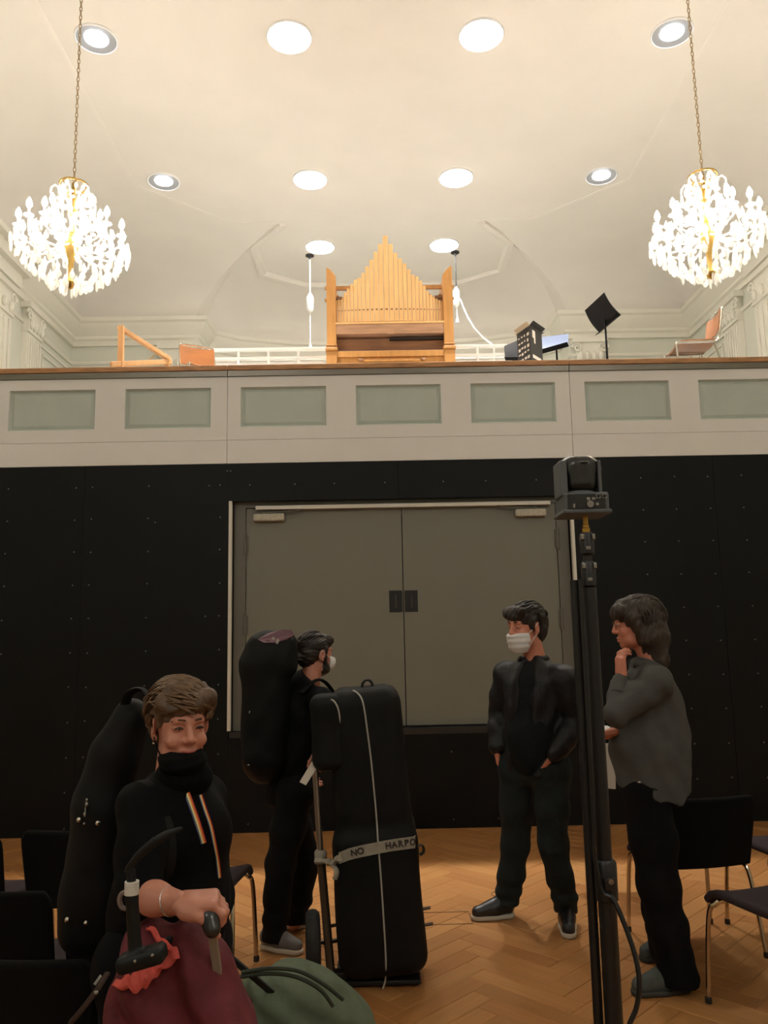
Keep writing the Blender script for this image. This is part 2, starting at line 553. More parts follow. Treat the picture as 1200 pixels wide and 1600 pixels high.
# pilasters (fluted shaft, capital with scrolls)
pil_n = [3]
def pilaster(pos, facing, width, label):
    """pos on the wall (x,y); facing = inward unit vector"""
    f = Vector((*facing, 0)); s = Vector((-f.y, f.x, 0)); p = Vector((*pos, 0))
    pil_n[0] += 1
    root = thing('trim_%d' % pil_n[0], label, None, (p.x, p.y, Z_GAL), kind='structure')
    def B(a0, a1, d0, d1, z0, z1, mb):
        R = Matrix((s, f, Vector((0, 0, 1)))).transposed()
        c = p + s * ((a0 + a1) / 2) + f * ((d0 + d1) / 2) + Vector((0, 0, (z0 + z1) / 2))
        mb.box(c, (abs(a1 - a0), abs(d1 - d0), z1 - z0), R)
    h = width / 2
    mb = MB(); B(-h, h, 0.002, 0.09, Z_GAL, 6.42, mb)
    for k in range(6):
        x = -h + (k + 0.5) * width / 6
        B(x - width * .045, x + width * .045, 0.09, 0.112, Z_GAL + 0.3, 6.36, mb)
    mb.build('shaft', M_TRIM, root)
    mb = MB(); B(-h - .02, h + .02, 0.002, 0.12, 6.42, 6.47, mb); B(-h - .07, h + .07, 0.002, 0.16, 6.80, 6.895, mb)
    B(-h + .01, h - .01, 0.002, 0.11, 6.47, 6.80, mb)
    mb.build('capital', M_TRIM, root)
    for sg in (-1, 1):
        mb = MB()
        c = p + s * (sg * (h - 0.01)) + f * 0.115 + Vector((0, 0, 6.70))
        pts = []; rr = []
        for k in range(22):
            a = k / 21 * math.pi * 3.2; r = 0.095 * (1 - k / 26)
            pts.append(c + s * (sg * math.cos(a) * r) + Vector((0, 0, math.sin(a) * r)) + f * (0.012 * k / 21)); rr.append(0.026 * (1 - k / 40))
        mb.tube(pts, rr, n=6)
        mb.build('volute', M_TRIM, root, smooth=True)
    mb = MB()
    for k in range(4):
        x = -h + (k + 0.5) * width / 4
        c = p + s * x + f * 0.13 + Vector((0, 0, 6.55))
        mb.ball(c, (0.045, 0.045, 0.085), 8, 6)
    mb.build('leaf_ornament', M_TRIM, root, smooth=True)
for sg, nm in ((-1, 'left'), (1, 'right')):
    pilaster((X0 + sg * HALF, 11.1), (-sg, 0), 0.9, 'fluted plaster pilaster on the %s gallery wall, nearest to the stage edge' % nm)
    pilaster((X0 + sg * HALF, 12.35), (-sg, 0), 0.5, 'slim plaster pilaster on the %s gallery wall, near the back corner' % nm)
    pilaster((X0 + sg * 3.8, Y_BACK), (0, -1), 0.5, 'plaster pilaster with scrolled capital %s of the organ bay' % nm)
    # the cornice steps forward above the near pilaster
    mb = MB()
    x1 = X0 + sg * (HALF - 0.02); x0 = X0 + sg * (HALF - 0.42)
    mb.span(x0, x1, 8.9, 11.75, 7.29, 7.372); mb.span(X0 + sg * (HALF - .3), x1, 8.95, 11.68, 7.10, 7.292); mb.span(X0 + sg * (HALF - .2), x1, 9.0, 11.6, 6.90, 7.102)
    pil_n[0] += 1
    tag(mb.build('trim_%d' % pil_n[0], M_TRIM), 'forward step of the cornice above the %s pilaster' % nm, None, None, 'structure')
    # sunk wall panel mouldings on the side walls and the back wall
    mb = MB()
    xx = X0 + sg * (HALF - 0.012)
    for (ya, yb) in ((12.75, 13.9),):
        for q in (0, 0.13):
            w_ = 0.035
            mb.span(xx - .014, xx + .014, ya + q, yb - q, 6.42 - q, 6.42 - q + w_)
            for yy in (ya + q, yb - q): mb.span(xx - .014, xx + .014, yy - w_ / 2, yy + w_ / 2, Z_GAL + .3, 6.42 - q)
    for q in (0, 0.14):
        xa, xb = sorted((X0 + sg * (4.25 + q), X0 + sg * (5.5 - q)))
        mb.span(xa, xb, Y_BACK - .028, Y_BACK - .002, 6.35 - q, 6.385 - q)
        for xv in (xa, xb): mb.span(xv - .017, xv + .017, Y_BACK - .028, Y_BACK - .002, Z_GAL + .3, 6.385 - q)
    pil_n[0] += 1
    tag(mb.build('trim_%d' % pil_n[0], M_TRIM), 'plaster panel mouldings in the %s back corner of the gallery' % nm, None, None, 'structure')

# ---- gallery floor and edge
mb = MB(); mb.span(X0 - HALF, X0 + HALF, 7.25, 15.7, Z_GAL - 0.12, Z_GAL)
tag(mb.build('floor_gallery', wood_mat('gallery_boards', (128, 124, 118), (1, 20, 1), rough=.5)), 'wooden gallery floor above the black wall', None, None, 'structure')
mods = [(X0 - HALF, -4.406), (-4.402, -1.306), (-1.302, 1.793), (1.797, 4.892), (4.896, X0 + HALF)]
PANEL_W = 0.77
cent = [0.238 + 1.0383 * k for k in range(-5, 6)]
wp = thing('wall_parapet', 'cream panelled gallery front with grey-green fields and oak edge', None, (X0, WALL_Y, 3.147), kind='structure')
for (a, b) in mods:
    mb = MB()
    ps = [c for c in cent if a < c - PANEL_W / 2 and c + PANEL_W / 2 < b]
    y0, y1 = WALL_Y, WALL_Y + 0.05
    mb.span(a, b, y0, y1, 3.848, 3.945)
    mb.span(a, b, y0, y1, 3.361, 3.478)
    e = [a] + [v for c in ps for v in (c - PANEL_W / 2, c + PANEL_W / 2)] + [b]
    for k in range(0, len(e), 2): mb.span(e[k], e[k + 1], y0, y1, 3.478, 3.848)
    mb.build('fascia_frame', M_WHITE, wp)
    mb = MB(); mb.span(a, b, y0, y1, 3.147, 3.358)
    mb.build('fascia_board', M_WHITE, wp)
    for c in ps:
        mb = MB()
        x0, x1, z0, z1 = c - PANEL_W / 2 - .0, c + PANEL_W / 2 + .0, 3.478, 3.848
        q = 0.042
        vs = [(x0, y0 + .012, z0), (x1, y0 + .012, z0), (x1, y0 + .012, z1), (x0, y0 + .012, z1),
              (x0 + q * .4, y0 + .030, z0 + q * .4), (x1 - q * .4, y0 + .030, z0 + q * .4), (x1 - q * .4, y0 + .030, z1 - q * .4), (x0 + q * .4, y0 + .030, z1 - q * .4),
              (x0 + q, y0 + .018, z0 + q), (x1 - q, y0 + .018, z0 + q), (x1 - q, y0 + .018, z1 - q), (x0 + q, y0 + .018, z1 - q)]
        fs = [(i, (i + 1) % 4, 4 + (i + 1) % 4, 4 + i) for i in range(4)] + [(4 + i, 4 + (i + 1) % 4, 8 + (i + 1) % 4, 8 + i) for i in range(4)] + [(8, 9, 10, 11)]
        mb.add(vs, fs)
        mb.build('panel', M_GREEN, wp)
mb = MB(); mb.span(X0 - HALF, X0 + HALF, WALL_Y + .05, WALL_Y + .25, 3.147, Z_GAL - .02)
mb.build('backing', M_DARK, wp)
for k, (a, b) in enumerate(mods):
    mb = MB(); mb.span(a, b, WALL_Y - 0.012, WALL_Y + .05, 3.947, 4.003)
    mb.build('edge_strip', M_ALU, wp, bevel=.003)
    mb = MB(); mb.span(a, b, WALL_Y - 0.022, WALL_Y + 0.24, 4.004, 4.052)
    mb.build('nosing', M_NOSE, wp, bevel=.006)

# ---- black clad wall with raised door opening
DX0, DX1, DZ0, DZ1 = -1.262, 1.745, 0.82, 2.805
wf = thing('wall_front', 'black clad wall under the gallery with a raised double door', None, (X0, WALL_Y, 0), kind='structure')
jx = [X0 - HALF, -5.06, -3.81, -2.56, DX0 - .012]
for a, b in zip(jx[:-1], jx[1:]):
    mb = MB(); mb.span(a + .0015, b - .0015, WALL_Y + .004, WALL_Y + .04, 0.0, 3.145); mb.build('panel', M_BLACK, wf)
jx = [DX1 + .012, 3.04, 4.29, X0 + HALF]
for a, b in zip(jx[:-1], jx[1:]):
    mb = MB(); mb.span(a + .0015, b - .0015, WALL_Y + .004, WALL_Y + .04, 0.0, 3.145); mb.build('panel', M_BLACK, wf)
for a, b in ((DX0 - .0115, X0), (X0 + .003, DX1 + .0115)):
    mb = MB(); mb.span(a, b, WALL_Y + .004, WALL_Y + .04, DZ1, 3.145); mb.build('panel', M_BLACK, wf)
    mb = MB(); mb.span(a, b, WALL_Y + .004, WALL_Y + .04, 0.0, DZ0 - .05); mb.build('panel', M_BLACK, wf)
mb = MB(); mb.span(DX0, DX1, WALL_Y - .004, WALL_Y + .16, DZ0 - .05, DZ0); mb.build('sill', mat('door_sill', (38, 36, 33), rough=.5), wf)
mb = MB()
mb.span(X0 - HALF, DX0, WALL_Y + .04, WALL_Y + .22, 0, 3.15); mb.span(DX1, X0 + HALF, WALL_Y + .04, WALL_Y + .22, 0, 3.15)
mb.span(DX0, DX1, WALL_Y + .04, WALL_Y + .22, DZ1, 3.15); mb.span(DX0, DX1, WALL_Y + .04, WALL_Y + .22, 0, DZ0 - .05)
mb.build('masonry', M_DARK, wf)
for x in (DX0 - .006, DX1 + .006):
    mb = MB(); mb.span(x - .013, x + .013, WALL_Y - .012, WALL_Y + .04, DZ0 + .01, DZ1); mb.build('edge_strip', M_WHITEMETAL, wf)
# screws of the cladding (three pixels each: one joined part)
mb = MB()
def screw(x, z):
    mb.lathe([(0.006, 0), (0.006, .002), (.0, .0035)], (x, WALL_Y + .0045, z), 6, (0, -1, 0))
rows = [2.955 - 0.289 * k for k in range(11)]
for z in rows:
    for x in (-3.23, -2.635, -2.49, -1.99, -1.36, 2.39, 2.69, 2.99, 3.29, 3.6, 1.86):
        if z > 0.05: screw(x + random.uniform(-.004, .004), z + random.uniform(-.005, .005))
for x in (-1.1, -.7, -.35, .1, .62, 1.0, 1.45): screw(x, 2.95); screw(x, .62); screw(x, .07)
for x, z in ((-1.46, 2.95), (-1.93, 2.63), (-1.3, 3.08), (-1.27, 3.08), (1.77, 3.08), (1.81, 3.08), (-1.48, 1.8)): screw(x, z)
s_ = mb.build('screw_heads', M_SCREW, wf); s_['kind'] = 'stuff'

# double door
d1 = thing('door_1', 'greige steel double door set high in the black wall', None, (X0, WALL_Y + .08, DZ0), kind='structure')
YL = WALL_Y + .10
mb = MB()
FR = 0.115
mb.span(DX0 + .012, DX0 + FR, YL - .015, YL + .08, DZ0, DZ1); mb.span(DX1 - FR, DX1 - .012, YL - .015, YL + .08, DZ0, DZ1)
mb.span(DX0 + FR, DX1 - FR, YL - .015, YL + .08, DZ1 - .05, DZ1)
mb.build('door_frame', M_FRAME, d1, bevel=.003)
MID = 0.245
for sg, (a, b) in ((-1, (DX0 + FR + .003, MID - .0035)), (1, (MID + .0035, DX1 - FR - .003))):
    mb = MB(); mb.span(a, b, YL, YL + .06, DZ0 + .012, DZ1 - .053)
    leaf = mb.build('door_leaf', M_DOOR, d1, bevel=.003)
    # flush pull
    xc = MID + sg * 0.068
    mb = MB(); z0, z1 = 1.805, 1.995
    mb.span(xc - .058, xc + .058, YL - .004, YL + .0, z0, z1)
    h = mb.build('flush_pull', M_DARK, d1, bevel=.002)
    mb = MB(); mb.cbox((xc, YL - .010, 1.9), (.018, .014, .12), .005)
    mb.build('grip', mat('pull_grey', (58, 56, 52), rough=.35), h)
    xe = a - .006 if sg < 0 else b + .006
    for zc in (1.045, 1.72, 2.43):
        mb = MB(); mb.tube([(xe, YL - .026, zc - .095), (xe, YL - .026, zc + .095)], .013, 8)
        mb.span(xe - .022, xe + .022, YL - .017, YL - .001, zc - .08, zc + .08)
        mb.build('hinge', M_FRAME, d1, smooth=True)
    # closer
    xa, xb = (-1.075, -.80) if sg < 0 else (1.26, 1.535)
    mb = MB(); mb.cbox(((xa + xb) / 2, YL - .033, 2.663), (xb - xa, .06, .066), .012)
    c = mb.build('door_closer', mat('closer_paint', (190, 185, 168), rough=.5, noise=.12, nscale=40), d1)
    xp = xa + .09 if sg < 0 else xb - .09
    mb = MB(); mb.tube([(xp, YL - .04, 2.69), (xp, YL - .04, 2.715)], .016, 8)
    xq = xp + (.30 if sg < 0 else -.30)
    mb.bar((xp, YL - .04, 2.708), (xq, YL - .055, 2.715), .022, .006); mb.bar((xq, YL - .055, 2.715), (xq + (.05 if sg < 0 else -.05), YL - .05, 2.735), .02, .006)
    mb.build('closer_arm', M_FRAME, c)
mb = MB(); mb.cbox((0.26, YL - .04, 2.748), (2.63, .05, .034), .005)
mb.build('guide_rail', M_WHITEMETAL, d1)

# ---- parquet floor : herringbone oak blocks
mb = MB(); mb.span(X0 - HALF, X0 + HALF, Y_REAR, WALL_Y + .2, -0.2, -0.012)
fl = tag(mb.build('floor', mat('subfloor', (60, 40, 24), rough=.8)), 'warm oak herringbone parquet floor of the hall', None, None, 'structure')
def parquet_material():
    m = bpy.data.materials.new('oak_parquet'); m.use_nodes = True
    nt = m.node_tree; L = nt.links; b = nt.nodes['Principled BSDF']
    N = nt.nodes.new
    oi = N('ShaderNodeObjectInfo'); ge = N('ShaderNodeNewGeometry')
    ad = N('ShaderNodeMath'); ad.operation = 'ADD'
    fr = N('ShaderNodeMath'); fr.operation = 'FRACT'
    L.new(oi.outputs['Random'], ad.inputs[0]); L.new(ge.outputs['Random Per Island'], ad.inputs[1]); L.new(ad.outputs[0], fr.inputs[0])
    ramp = N('ShaderNodeValToRGB')
    e = ramp.color_ramp.elements
    e[0].color = (*lin((156, 107, 60)), 1); e[1].color = (*lin((182, 132, 78)), 1)
    x = e.new(.5); x.color = (*lin((171, 119, 68)), 1); x = e.new(.25); x.color = (*lin((178, 127, 74)), 1); x = e.new(.8); x.color = (*lin((163, 110, 61)), 1)
    L.new(fr.outputs[0], ramp.inputs[0])
    uv = N('ShaderNodeUVMap'); uv.uv_map = 'grain'
    mp = N('ShaderNodeMapping'); mp.inputs['Scale'].default_value = (2.5, 45, 1)
    cb = N('ShaderNodeCombineXYZ')
    sc = N('ShaderNodeMath'); sc.operation = 'MULTIPLY'; sc.inputs[1].default_value = 37.0
    L.new(fr.outputs[0], sc.inputs[0]); L.new(sc.outputs[0], cb.inputs[0]); L.new(sc.outputs[0], cb.inputs[1])
    L.new(uv.outputs[0], mp.inputs['Vector']); L.new(cb.outputs[0], mp.inputs['Location'])
    n = N('ShaderNodeTexNoise'); n.inputs['Scale'].default_value = 1.0; n.inputs['Detail'].default_value = 5
    L.new(mp.outputs[0], n.inputs['Vector'])
    mx = N('ShaderNodeMix'); mx.data_type = 'RGBA'; mx.blend_type = 'MULTIPLY'; mx.inputs['Factor'].default_value = .42
    r2 = N('ShaderNodeValToRGB'); r2.color_ramp.elements[0].position = .3; r2.color_ramp.elements[1].position = .75
    r2.color_ramp.elements[0].color = (.62, .56, .5, 1); r2.color_ramp.elements[1].color = (1.1, 1.1, 1.1, 1)
    L.new(n.outputs['Fac'], r2.inputs[0]); L.new(ramp.outputs[0], mx.inputs['A']); L.new(r2.outputs[0], mx.inputs['B'])
    L.new(mx.outputs['Result'], b.inputs['Base Color'])
    b.inputs['Roughness'].default_value = .38
    return m
M_PARQ = parquet_material()
PL, PN = 0.56, 5
PW = PL / PN
th = math.radians(45)
def blk(me_l, me_w):
    g = .0012; b = .002
    x0, x1, y0, y1 = -me_l / 2 + g, me_l / 2 - g, -me_w / 2 + g, me_w / 2 - g
    vs = [(x0, y0, -.012), (x1, y0, -.012), (x1, y1, -.012), (x0, y1, -.012), (x0, y0, -b), (x1, y0, -b), (x1, y1, -b), (x0, y1, -b),
          (x0 + b, y0 + b, 0), (x1 - b, y0 + b, 0), (x1 - b, y1 - b, 0), (x0 + b, y1 - b, 0)]
    fs = [(i, (i + 1) % 4, 4 + (i + 1) % 4, 4 + i) for i in range(4)] + [(4 + i, 4 + (i + 1) % 4, 8 + (i + 1) % 4, 8 + i) for i in range(4)] + [(8, 9, 10, 11)]
    return vs, fs
BV, BF = blk(PL, PW)
def uv_from(me, coords):
    u = me.uv_layers.new(name='grain')
    for lp in me.loops: u.data[lp.index].uv = coords[lp.vertex_index]
blocks = []
c45, s45 = math.cos(th), math.sin(th)
for k in range(-90, 140):
    for j in range(-12, 13):
        for typ in (0, 1):
            if typ == 0: cx, cy, a = k + 2 * PN * j + PN / 2, k + .5, 0
            else: cx, cy, a = k + 2 * PN * j + PN + .5, k - PN / 2 + 1, math.pi / 2
            cx *= PW; cy *= PW
            x, y = cx * c45 - cy * s45 + .1, cx * s45 + cy * c45
            if X0 - HALF + .3 < x < X0 + HALF - .3 and -2.0 < y < WALL_Y + .3: blocks.append((x, y, a + th))
def vis(bk):
    if bk[1] < 2.4: return -1
    px, py, w = project((bk[0], bk[1], 0))
    if -60 < px < 1260 and 1270 < py < 1680: return 1 / w ** 2 + (3 if 340 < px and py < 1600 else 0) 
    return -1
order = sorted(range(len(blocks)), key=lambda i: -vis(blocks[i]))
near = set(i for i in order[:300] if vis(blocks[i]) > 0)
base = bpy.data.meshes.new('parquet_block'); base.from_pydata(BV, [], BF); uv_from(base, [(v[0], v[1]) for v in BV]); base.materials.append(M_PARQ)
mb = MB(); uvs = []
for i, (x, y, a) in enumerate(blocks):
    # blocks that meet the black wall run under its cladding
    dz = random.uniform(-.0006, .0004)
    if i in near:
        o = bpy.data.objects.new('parquet_block', base); COL.objects.link(o); o.parent = fl
        o.location = (x, y, dz); o.rotation_euler = (0, 0, a)
    else:
        R = Matrix.Rotation(a, 3, 'Z')
        mb.add([R @ Vector(v) + Vector((x, y, dz)) for v in BV], BF); uvs += [(v[0], v[1]) for v in BV]
me = bpy.data.meshes.new('parquet_blocks'); me.from_pydata(mb.v, [], mb.f); uv_from(me, uvs); me.materials.append(M_PARQ)
o = bpy.data.objects.new('parquet_blocks', me); COL.objects.link(o); o.parent = fl; o['kind'] = 'stuff'
# brass floor socket lid let into the parquet by the harp case
p = atZ(690, 1435, 0)
mb = MB()
for (a, b, c_, d) in ((-.17, .17, -.1, -.096), (-.17, .17, .096, .1), (-.17, -.166, -.1, .1), (.166, .17, -.1, .1)):
    mb.span(p.x + a, p.x + b, p.y + c_, p.y + d, -.003, .0025)
o = mb.build('floor_hatch_rim', mat('hatch_rim', (95, 66, 38), rough=.5), fl)
# ================================================================== CEILING LIGHTS
M_RIM = mat('lamp_rim', (240, 240, 240), rough=.4)
M_REFL = mat('lamp_reflector', (205, 210, 220), rough=.35, metal=.6)
M_LAMP_IN = mat('lamp_glow_inner', (255, 250, 240), emit=((1.0, 0.965, 0.91), LAMP_INNER))
M_LAMP_OUT = mat('lamp_glow_outer', (255, 250, 245), emit=((0.95, 0.97, 1.0), LAMP_OUTER))
colnames = ['leftmost', 'second from left', 'third from left', 'rightmost']
rowdef = [(7.97, 'frontmost row'), (10.79, 'middle row'), (12.85, 'row above the organ')]
for r, (Y, rn) in enumerate(rowdef):
    for c in range(4):
        if r == 2 and c in (0, 3): continue
        x = X0 + (c - 1.5) * 2.12
        outer_l = c in (0, 3)
        if r == 2: cn = 'left one' if c == 1 else 'right one'
        else: cn = colnames[c]
        lab = ('round ceiling downlight with silver reflector, %s of the %s' if outer_l else 'big glaring round ceiling light, %s of the %s') % (cn, rn)
        t = thing('ceiling_light', lab, 'ceiling light', (x, Y, Z_CEIL), group='round ceiling lights')
        R = 0.215 if outer_l else 0.235
        zc = Z_CEIL
        mb = MB(); mb.lathe([(R, -.001), (R + .018, -.001), (R + .018, -.016), (R + .006, -.026), (R, -.020), (R, -.001)], (x, Y, zc), 28)
        mb.build('rim', M_RIM, t, smooth=True)
        if outer_l:
            mb = MB(); mb.lathe([(R - .001, -.019), (R * .55, -.004), (R * .5, -.003)], (x, Y, zc), 28)
            mb.f = mb.f[:-2]
            mb.build('reflector', M_REFL, t, smooth=True)
            mb = MB(); mb.lathe([(0.0, -.013), (R * .58, -.0115), (R * .58, -.008), (0, -.006)], (x, Y, zc), 24)
            mb.build('lens', M_LAMP_OUT, t)
        else:
            mb = MB(); mb.lathe([(0.0, -.024), (R * .6, -.022), (R - .001, -.014), (R - .001, -.004), (0, -.003)], (x, Y, zc), 28)
            mb.build('lens', M_LAMP_IN, t, smooth=True)
        ld = bpy.data.lights.new('downlight_beam', 'SPOT'); ld.energy = BEAM_OUTER if outer_l else BEAM_INNER
        ld.color = (1.0, .97, .92); ld.spot_size = math.radians(64); ld.spot_blend = 1.0; ld.shadow_soft_size = .16
        lo = bpy.data.objects.new('downlight_beam', ld); COL.objects.link(lo); lo.parent = t; lo.location = (0, 0, -.03)

# ================================================================== CHANDELIERS
def crystal_material():
    m = bpy.data.materials.new('cut_crystal'); m.use_nodes = True
    nt = m.node_tree; nt.nodes.clear(); N = nt.nodes.new; L = nt.links
    out = N('ShaderNodeOutputMaterial')
    tr = N('ShaderNodeBsdfTransparent'); tr.inputs[0].default_value = (.92, .93, .93, 1)
    tl = N('ShaderNodeBsdfTranslucent'); tl.inputs[0].default_value = (.99, .98, .95, 1)
    gl = N('ShaderNodeBsdfGlossy'); gl.inputs[0].default_value = (.95, .95, .95, 1); gl.inputs['Roughness'].default_value = .12
    m1 = N('ShaderNodeMixShader'); m1.inputs[0].default_value = .30
    m2 = N('ShaderNodeMixShader'); m2.inputs[0].default_value = .22
    L.new(tl.outputs[0], m1.inputs[1]); L.new(gl.outputs[0], m1.inputs[2])
    L.new(m1.outputs[0], m2.inputs[1]); L.new(tr.outputs[0], m2.inputs[2]); L.new(m2.outputs[0], out.inputs[0])
    return m
M_CRYS = crystal_material()
M_BRASS = mat('chandelier_brass', (178, 146, 84), rough=.28, metal=1.0)
M_CHAIN = mat('chain_bronze', (168, 146, 112), rough=.4, metal=.7)
M_BULB_FILL = mat('bulb_glow_fill', (255, 240, 215), emit=((1.0, 0.96, 0.90), BULB * 1.0))  # whiter bulbs of the added fill pair, out of view
M_BULB = mat('bulb_glow', (255, 240, 215), emit=((1.0, 0.90, 0.76), BULB))
M_CANDLE = mat('candle_sleeve', (240, 232, 214), rough=.5)
def drop_mesh(name, prof, n=6):
    mb = MB(); mb.lathe(prof, (0, 0, 0), n)
    me = mb.mesh(name); me.materials.append(M_CRYS); return me
DROP = drop_mesh('crystal_drop', [(0, 0), (.006, -.008), (.004, -.014), (.017, -.045), (.012, -.066), (0, -.078)])
PENDEL = drop_mesh('crystal_pendeloque', [(0, 0), (.008, -.010), (.011, -.05), (.008, -.10), (0, -.115)])
BEAD = drop_mesh('crystal_bead', [(0, .018), (.019, .006), (.019, -.006), (0, -.018)], 6)
def chandelier(px, py_c, label, seed, Yhang=None):
    rnd = random.Random(seed)
    c = atY(px, py_c, 7.18); Yc = Yhang or 7.18
                       # at the height of the lower arm ring
    t = thing('chandelier', label, 'chandelier', (c.x, Yc, c.z), group='crystal chandeliers', world=False)
    # stem and crown, local coordinates, z=0 at the lower arm ring
    ztop, zbot = 0.60, -0.46
    mb = MB()
    mb.lathe([(.0, zbot - .02), (.03, zbot), (.045, zbot + .05), (.02, zbot + .09), (.03, -.2), (.05, -.12), (.075, -.03), (.075, .02), (.03, .06), (.022, .2), (.04, .26), (.05, .3), (.02, .36), (.018, ztop), (0, ztop + .01)], (0, 0, 0), 12)
    mb.build('stem', M_BRASS, t, smooth=True)
    mb = MB(); mb.tube([(.13 * math.cos(a), .13 * math.sin(a), ztop - .02) for a in [2 * math.pi * k / 20 for k in range(20)]], .010, 6, closed=True)
    for k in range(6):
        a = 2 * math.pi * k / 6
        mb.tube([(.02 * math.cos(a), .02 * math.sin(a), ztop - .16), (.09 * math.cos(a), .09 * math.sin(a), ztop - .12), (.13 * math.cos(a), .13 * math.sin(a), ztop - .02)], .006, 6)
    mb.build('crown_ring', M_BRASS, t, smooth=True)
    for k in range(6):                          # hooked scrolls under the crown
        a = 2 * math.pi * (k + .5) / 6
        d = Vector((math.cos(a), math.sin(a), 0))
        pts = [d * r + Vector((0, 0, z)) for r, z in ((.03, .33), (.07, .44), (.12, .52), (.17, .535), (.2, .50), (.205, .45))]
        mb = MB(); mb.tube(pts, .009, 6); mb.build('scroll', M_CRYS, t, smooth=True)
    def put(me, name, x, y, z, s=1.0, tilt=0):
        o = bpy.data.objects.new(name, me); COL.objects.link(o); o.parent = t
        o.location = (x, y, z); o.scale = (s * 1.45, s * 1.45, s * 1.2); o.rotation_euler = (rnd.uniform(-.12, .12), rnd.uniform(-.12, .12), rnd.uniform(0, 3))
    def ring(n, r, z, me, name, s=1.0, ph=0.0):
        for k in range(n):
            a = 2 * math.pi * (k + ph) / n + rnd.uniform(-.03, .03)
            rr = r + rnd.uniform(-.012, .012)
            put(me, name, rr * math.cos(a), rr * math.sin(a), z + rnd.uniform(-.012, .012), s * rnd.uniform(.88, 1.12))
    arm_defs = [(12, .47, .05, .0), (6, .25, .22, .5)]
    for (n, r, zt, ph) in arm_defs:
        for k in range(n):
            a = 2 * math.pi * (k + ph) / n
            d = Vector((math.cos(a), math.sin(a), 0))
            z0 = zt - .07
            pts = [d * q + Vector((0, 0, z)) for q, z in ((.05, z0 - .02), (r * .35, z0 - .09), (r * .7, z0 - .10), (r * .95, z0 - .04), (r, zt - .01))]
            mb = MB(); mb.tube(pts, [.012, .010, .009, .009, .010], 6)
            arm = mb.build('arm', M_CRYS, t, smooth=True)
            p = d * r
            mb = MB(); mb.lathe([(.012, 0), (.045, .012), (.048, .018), (.016, .014)], (p.x, p.y, zt - .012), 10); mb.build('drip_pan', M_CRYS, arm, smooth=True)
            mb = MB(); mb.lathe([(.012, 0), (.012, .07), (.009, .072)], (p.x, p.y, zt), 8); mb.build('candle', M_CANDLE, arm, smooth=True)
            mb = MB(); mb.lathe([(.009, 0), (.024, .022), (.028, .042), (.020, .072), (.007, .098), (0, .108)], (p.x, p.y, zt + .072), 8); mb.build('bulb', M_BULB if Yhang is None else M_BULB_FILL, arm, smooth=True)
    # crystals, rim to bowl
    if Yhang is None:
      ring(26, .53, -.02, PENDEL, 'crystal_pendant'); ring(24, .49, .02, DROP, 'crystal_drop', 1.1, .5)
      ring(22, .45, -.11, DROP, 'crystal_drop', 1.15); ring(20, .40, -.17, PENDEL, 'crystal_pendant', 1.0, .5)
      ring(18, .34, -.23, DROP, 'crystal_drop', 1.2); ring(14, .27, -.28, PENDEL, 'crystal_pendant', 1.0)
      ring(11, .20, -.34, DROP, 'crystal_drop', 1.2); ring(8, .13, -.385, DROP, 'crystal_drop', 1.1); ring(4, .05, -.42, PENDEL, 'crystal_pendant', .9)
      ring(16, .33, .13, DROP, 'crystal_drop', 1.1); ring(12, .22, .28, DROP, 'crystal_drop', 1.0, .5); ring(12, .13, .56, DROP, 'crystal_drop', .8)
      ring(6, .205, .45, PENDEL, 'crystal_pendant', .9, .5); ring(10, .13, .40, BEAD, 'crystal_bead', .9)
      ring(18, .36, .02, BEAD, 'crystal_bead', 1.0); ring(16, .28, -.06, BEAD, 'crystal_bead', 1.0, .3); ring(12, .18, .12, BEAD, 'crystal_bead', 1.0); ring(9, .09, .47, BEAD, 'crystal_bead', .8)
    # chain up to the ceiling
    mb = MB(); z = ztop + .015; zc_loc = Z_CEIL - c.z; k = 0
    while z < zc_loc - .06:
        L = .030
        u = Vector((1, 0, 0)) if k % 2 == 0 else Vector((0, 1, 0))
        pts = [u * (.012 * math.cos(a)) + Vector((0, 0, z + L + (L * math.sin(a)))) for a in [2 * math.pi * q / 10 for q in range(10)]]
        mb.tube(pts, .0045, 5, closed=True); z += .048; k += 1
    mb.build('chain', M_CHAIN, t, smooth=True)
    mb = MB(); mb.lathe([(.08, zc_loc - .002), (.078, zc_loc - .02), (.04, zc_loc - .045), (.012, zc_loc - .06), (0, zc_loc - .062)], (0, 0, 0), 16); mb.build('ceiling_rose', M_BRASS, t, smooth=True)
    return t
chandelier(112, 378, 'crystal chandelier on a chain at the left of the gallery', 3)
chandelier(1105, 363, 'crystal chandelier on a chain at the right of the gallery', 5)
# unseen pair added behind the camera as fill light for the gallery front
chandelier(112, 378, 'added fill-light chandelier, unseen behind the camera on the left', 6, -2.5)
chandelier(1105, 363, 'added fill-light chandelier, unseen behind the camera on the right', 8, -2.5)

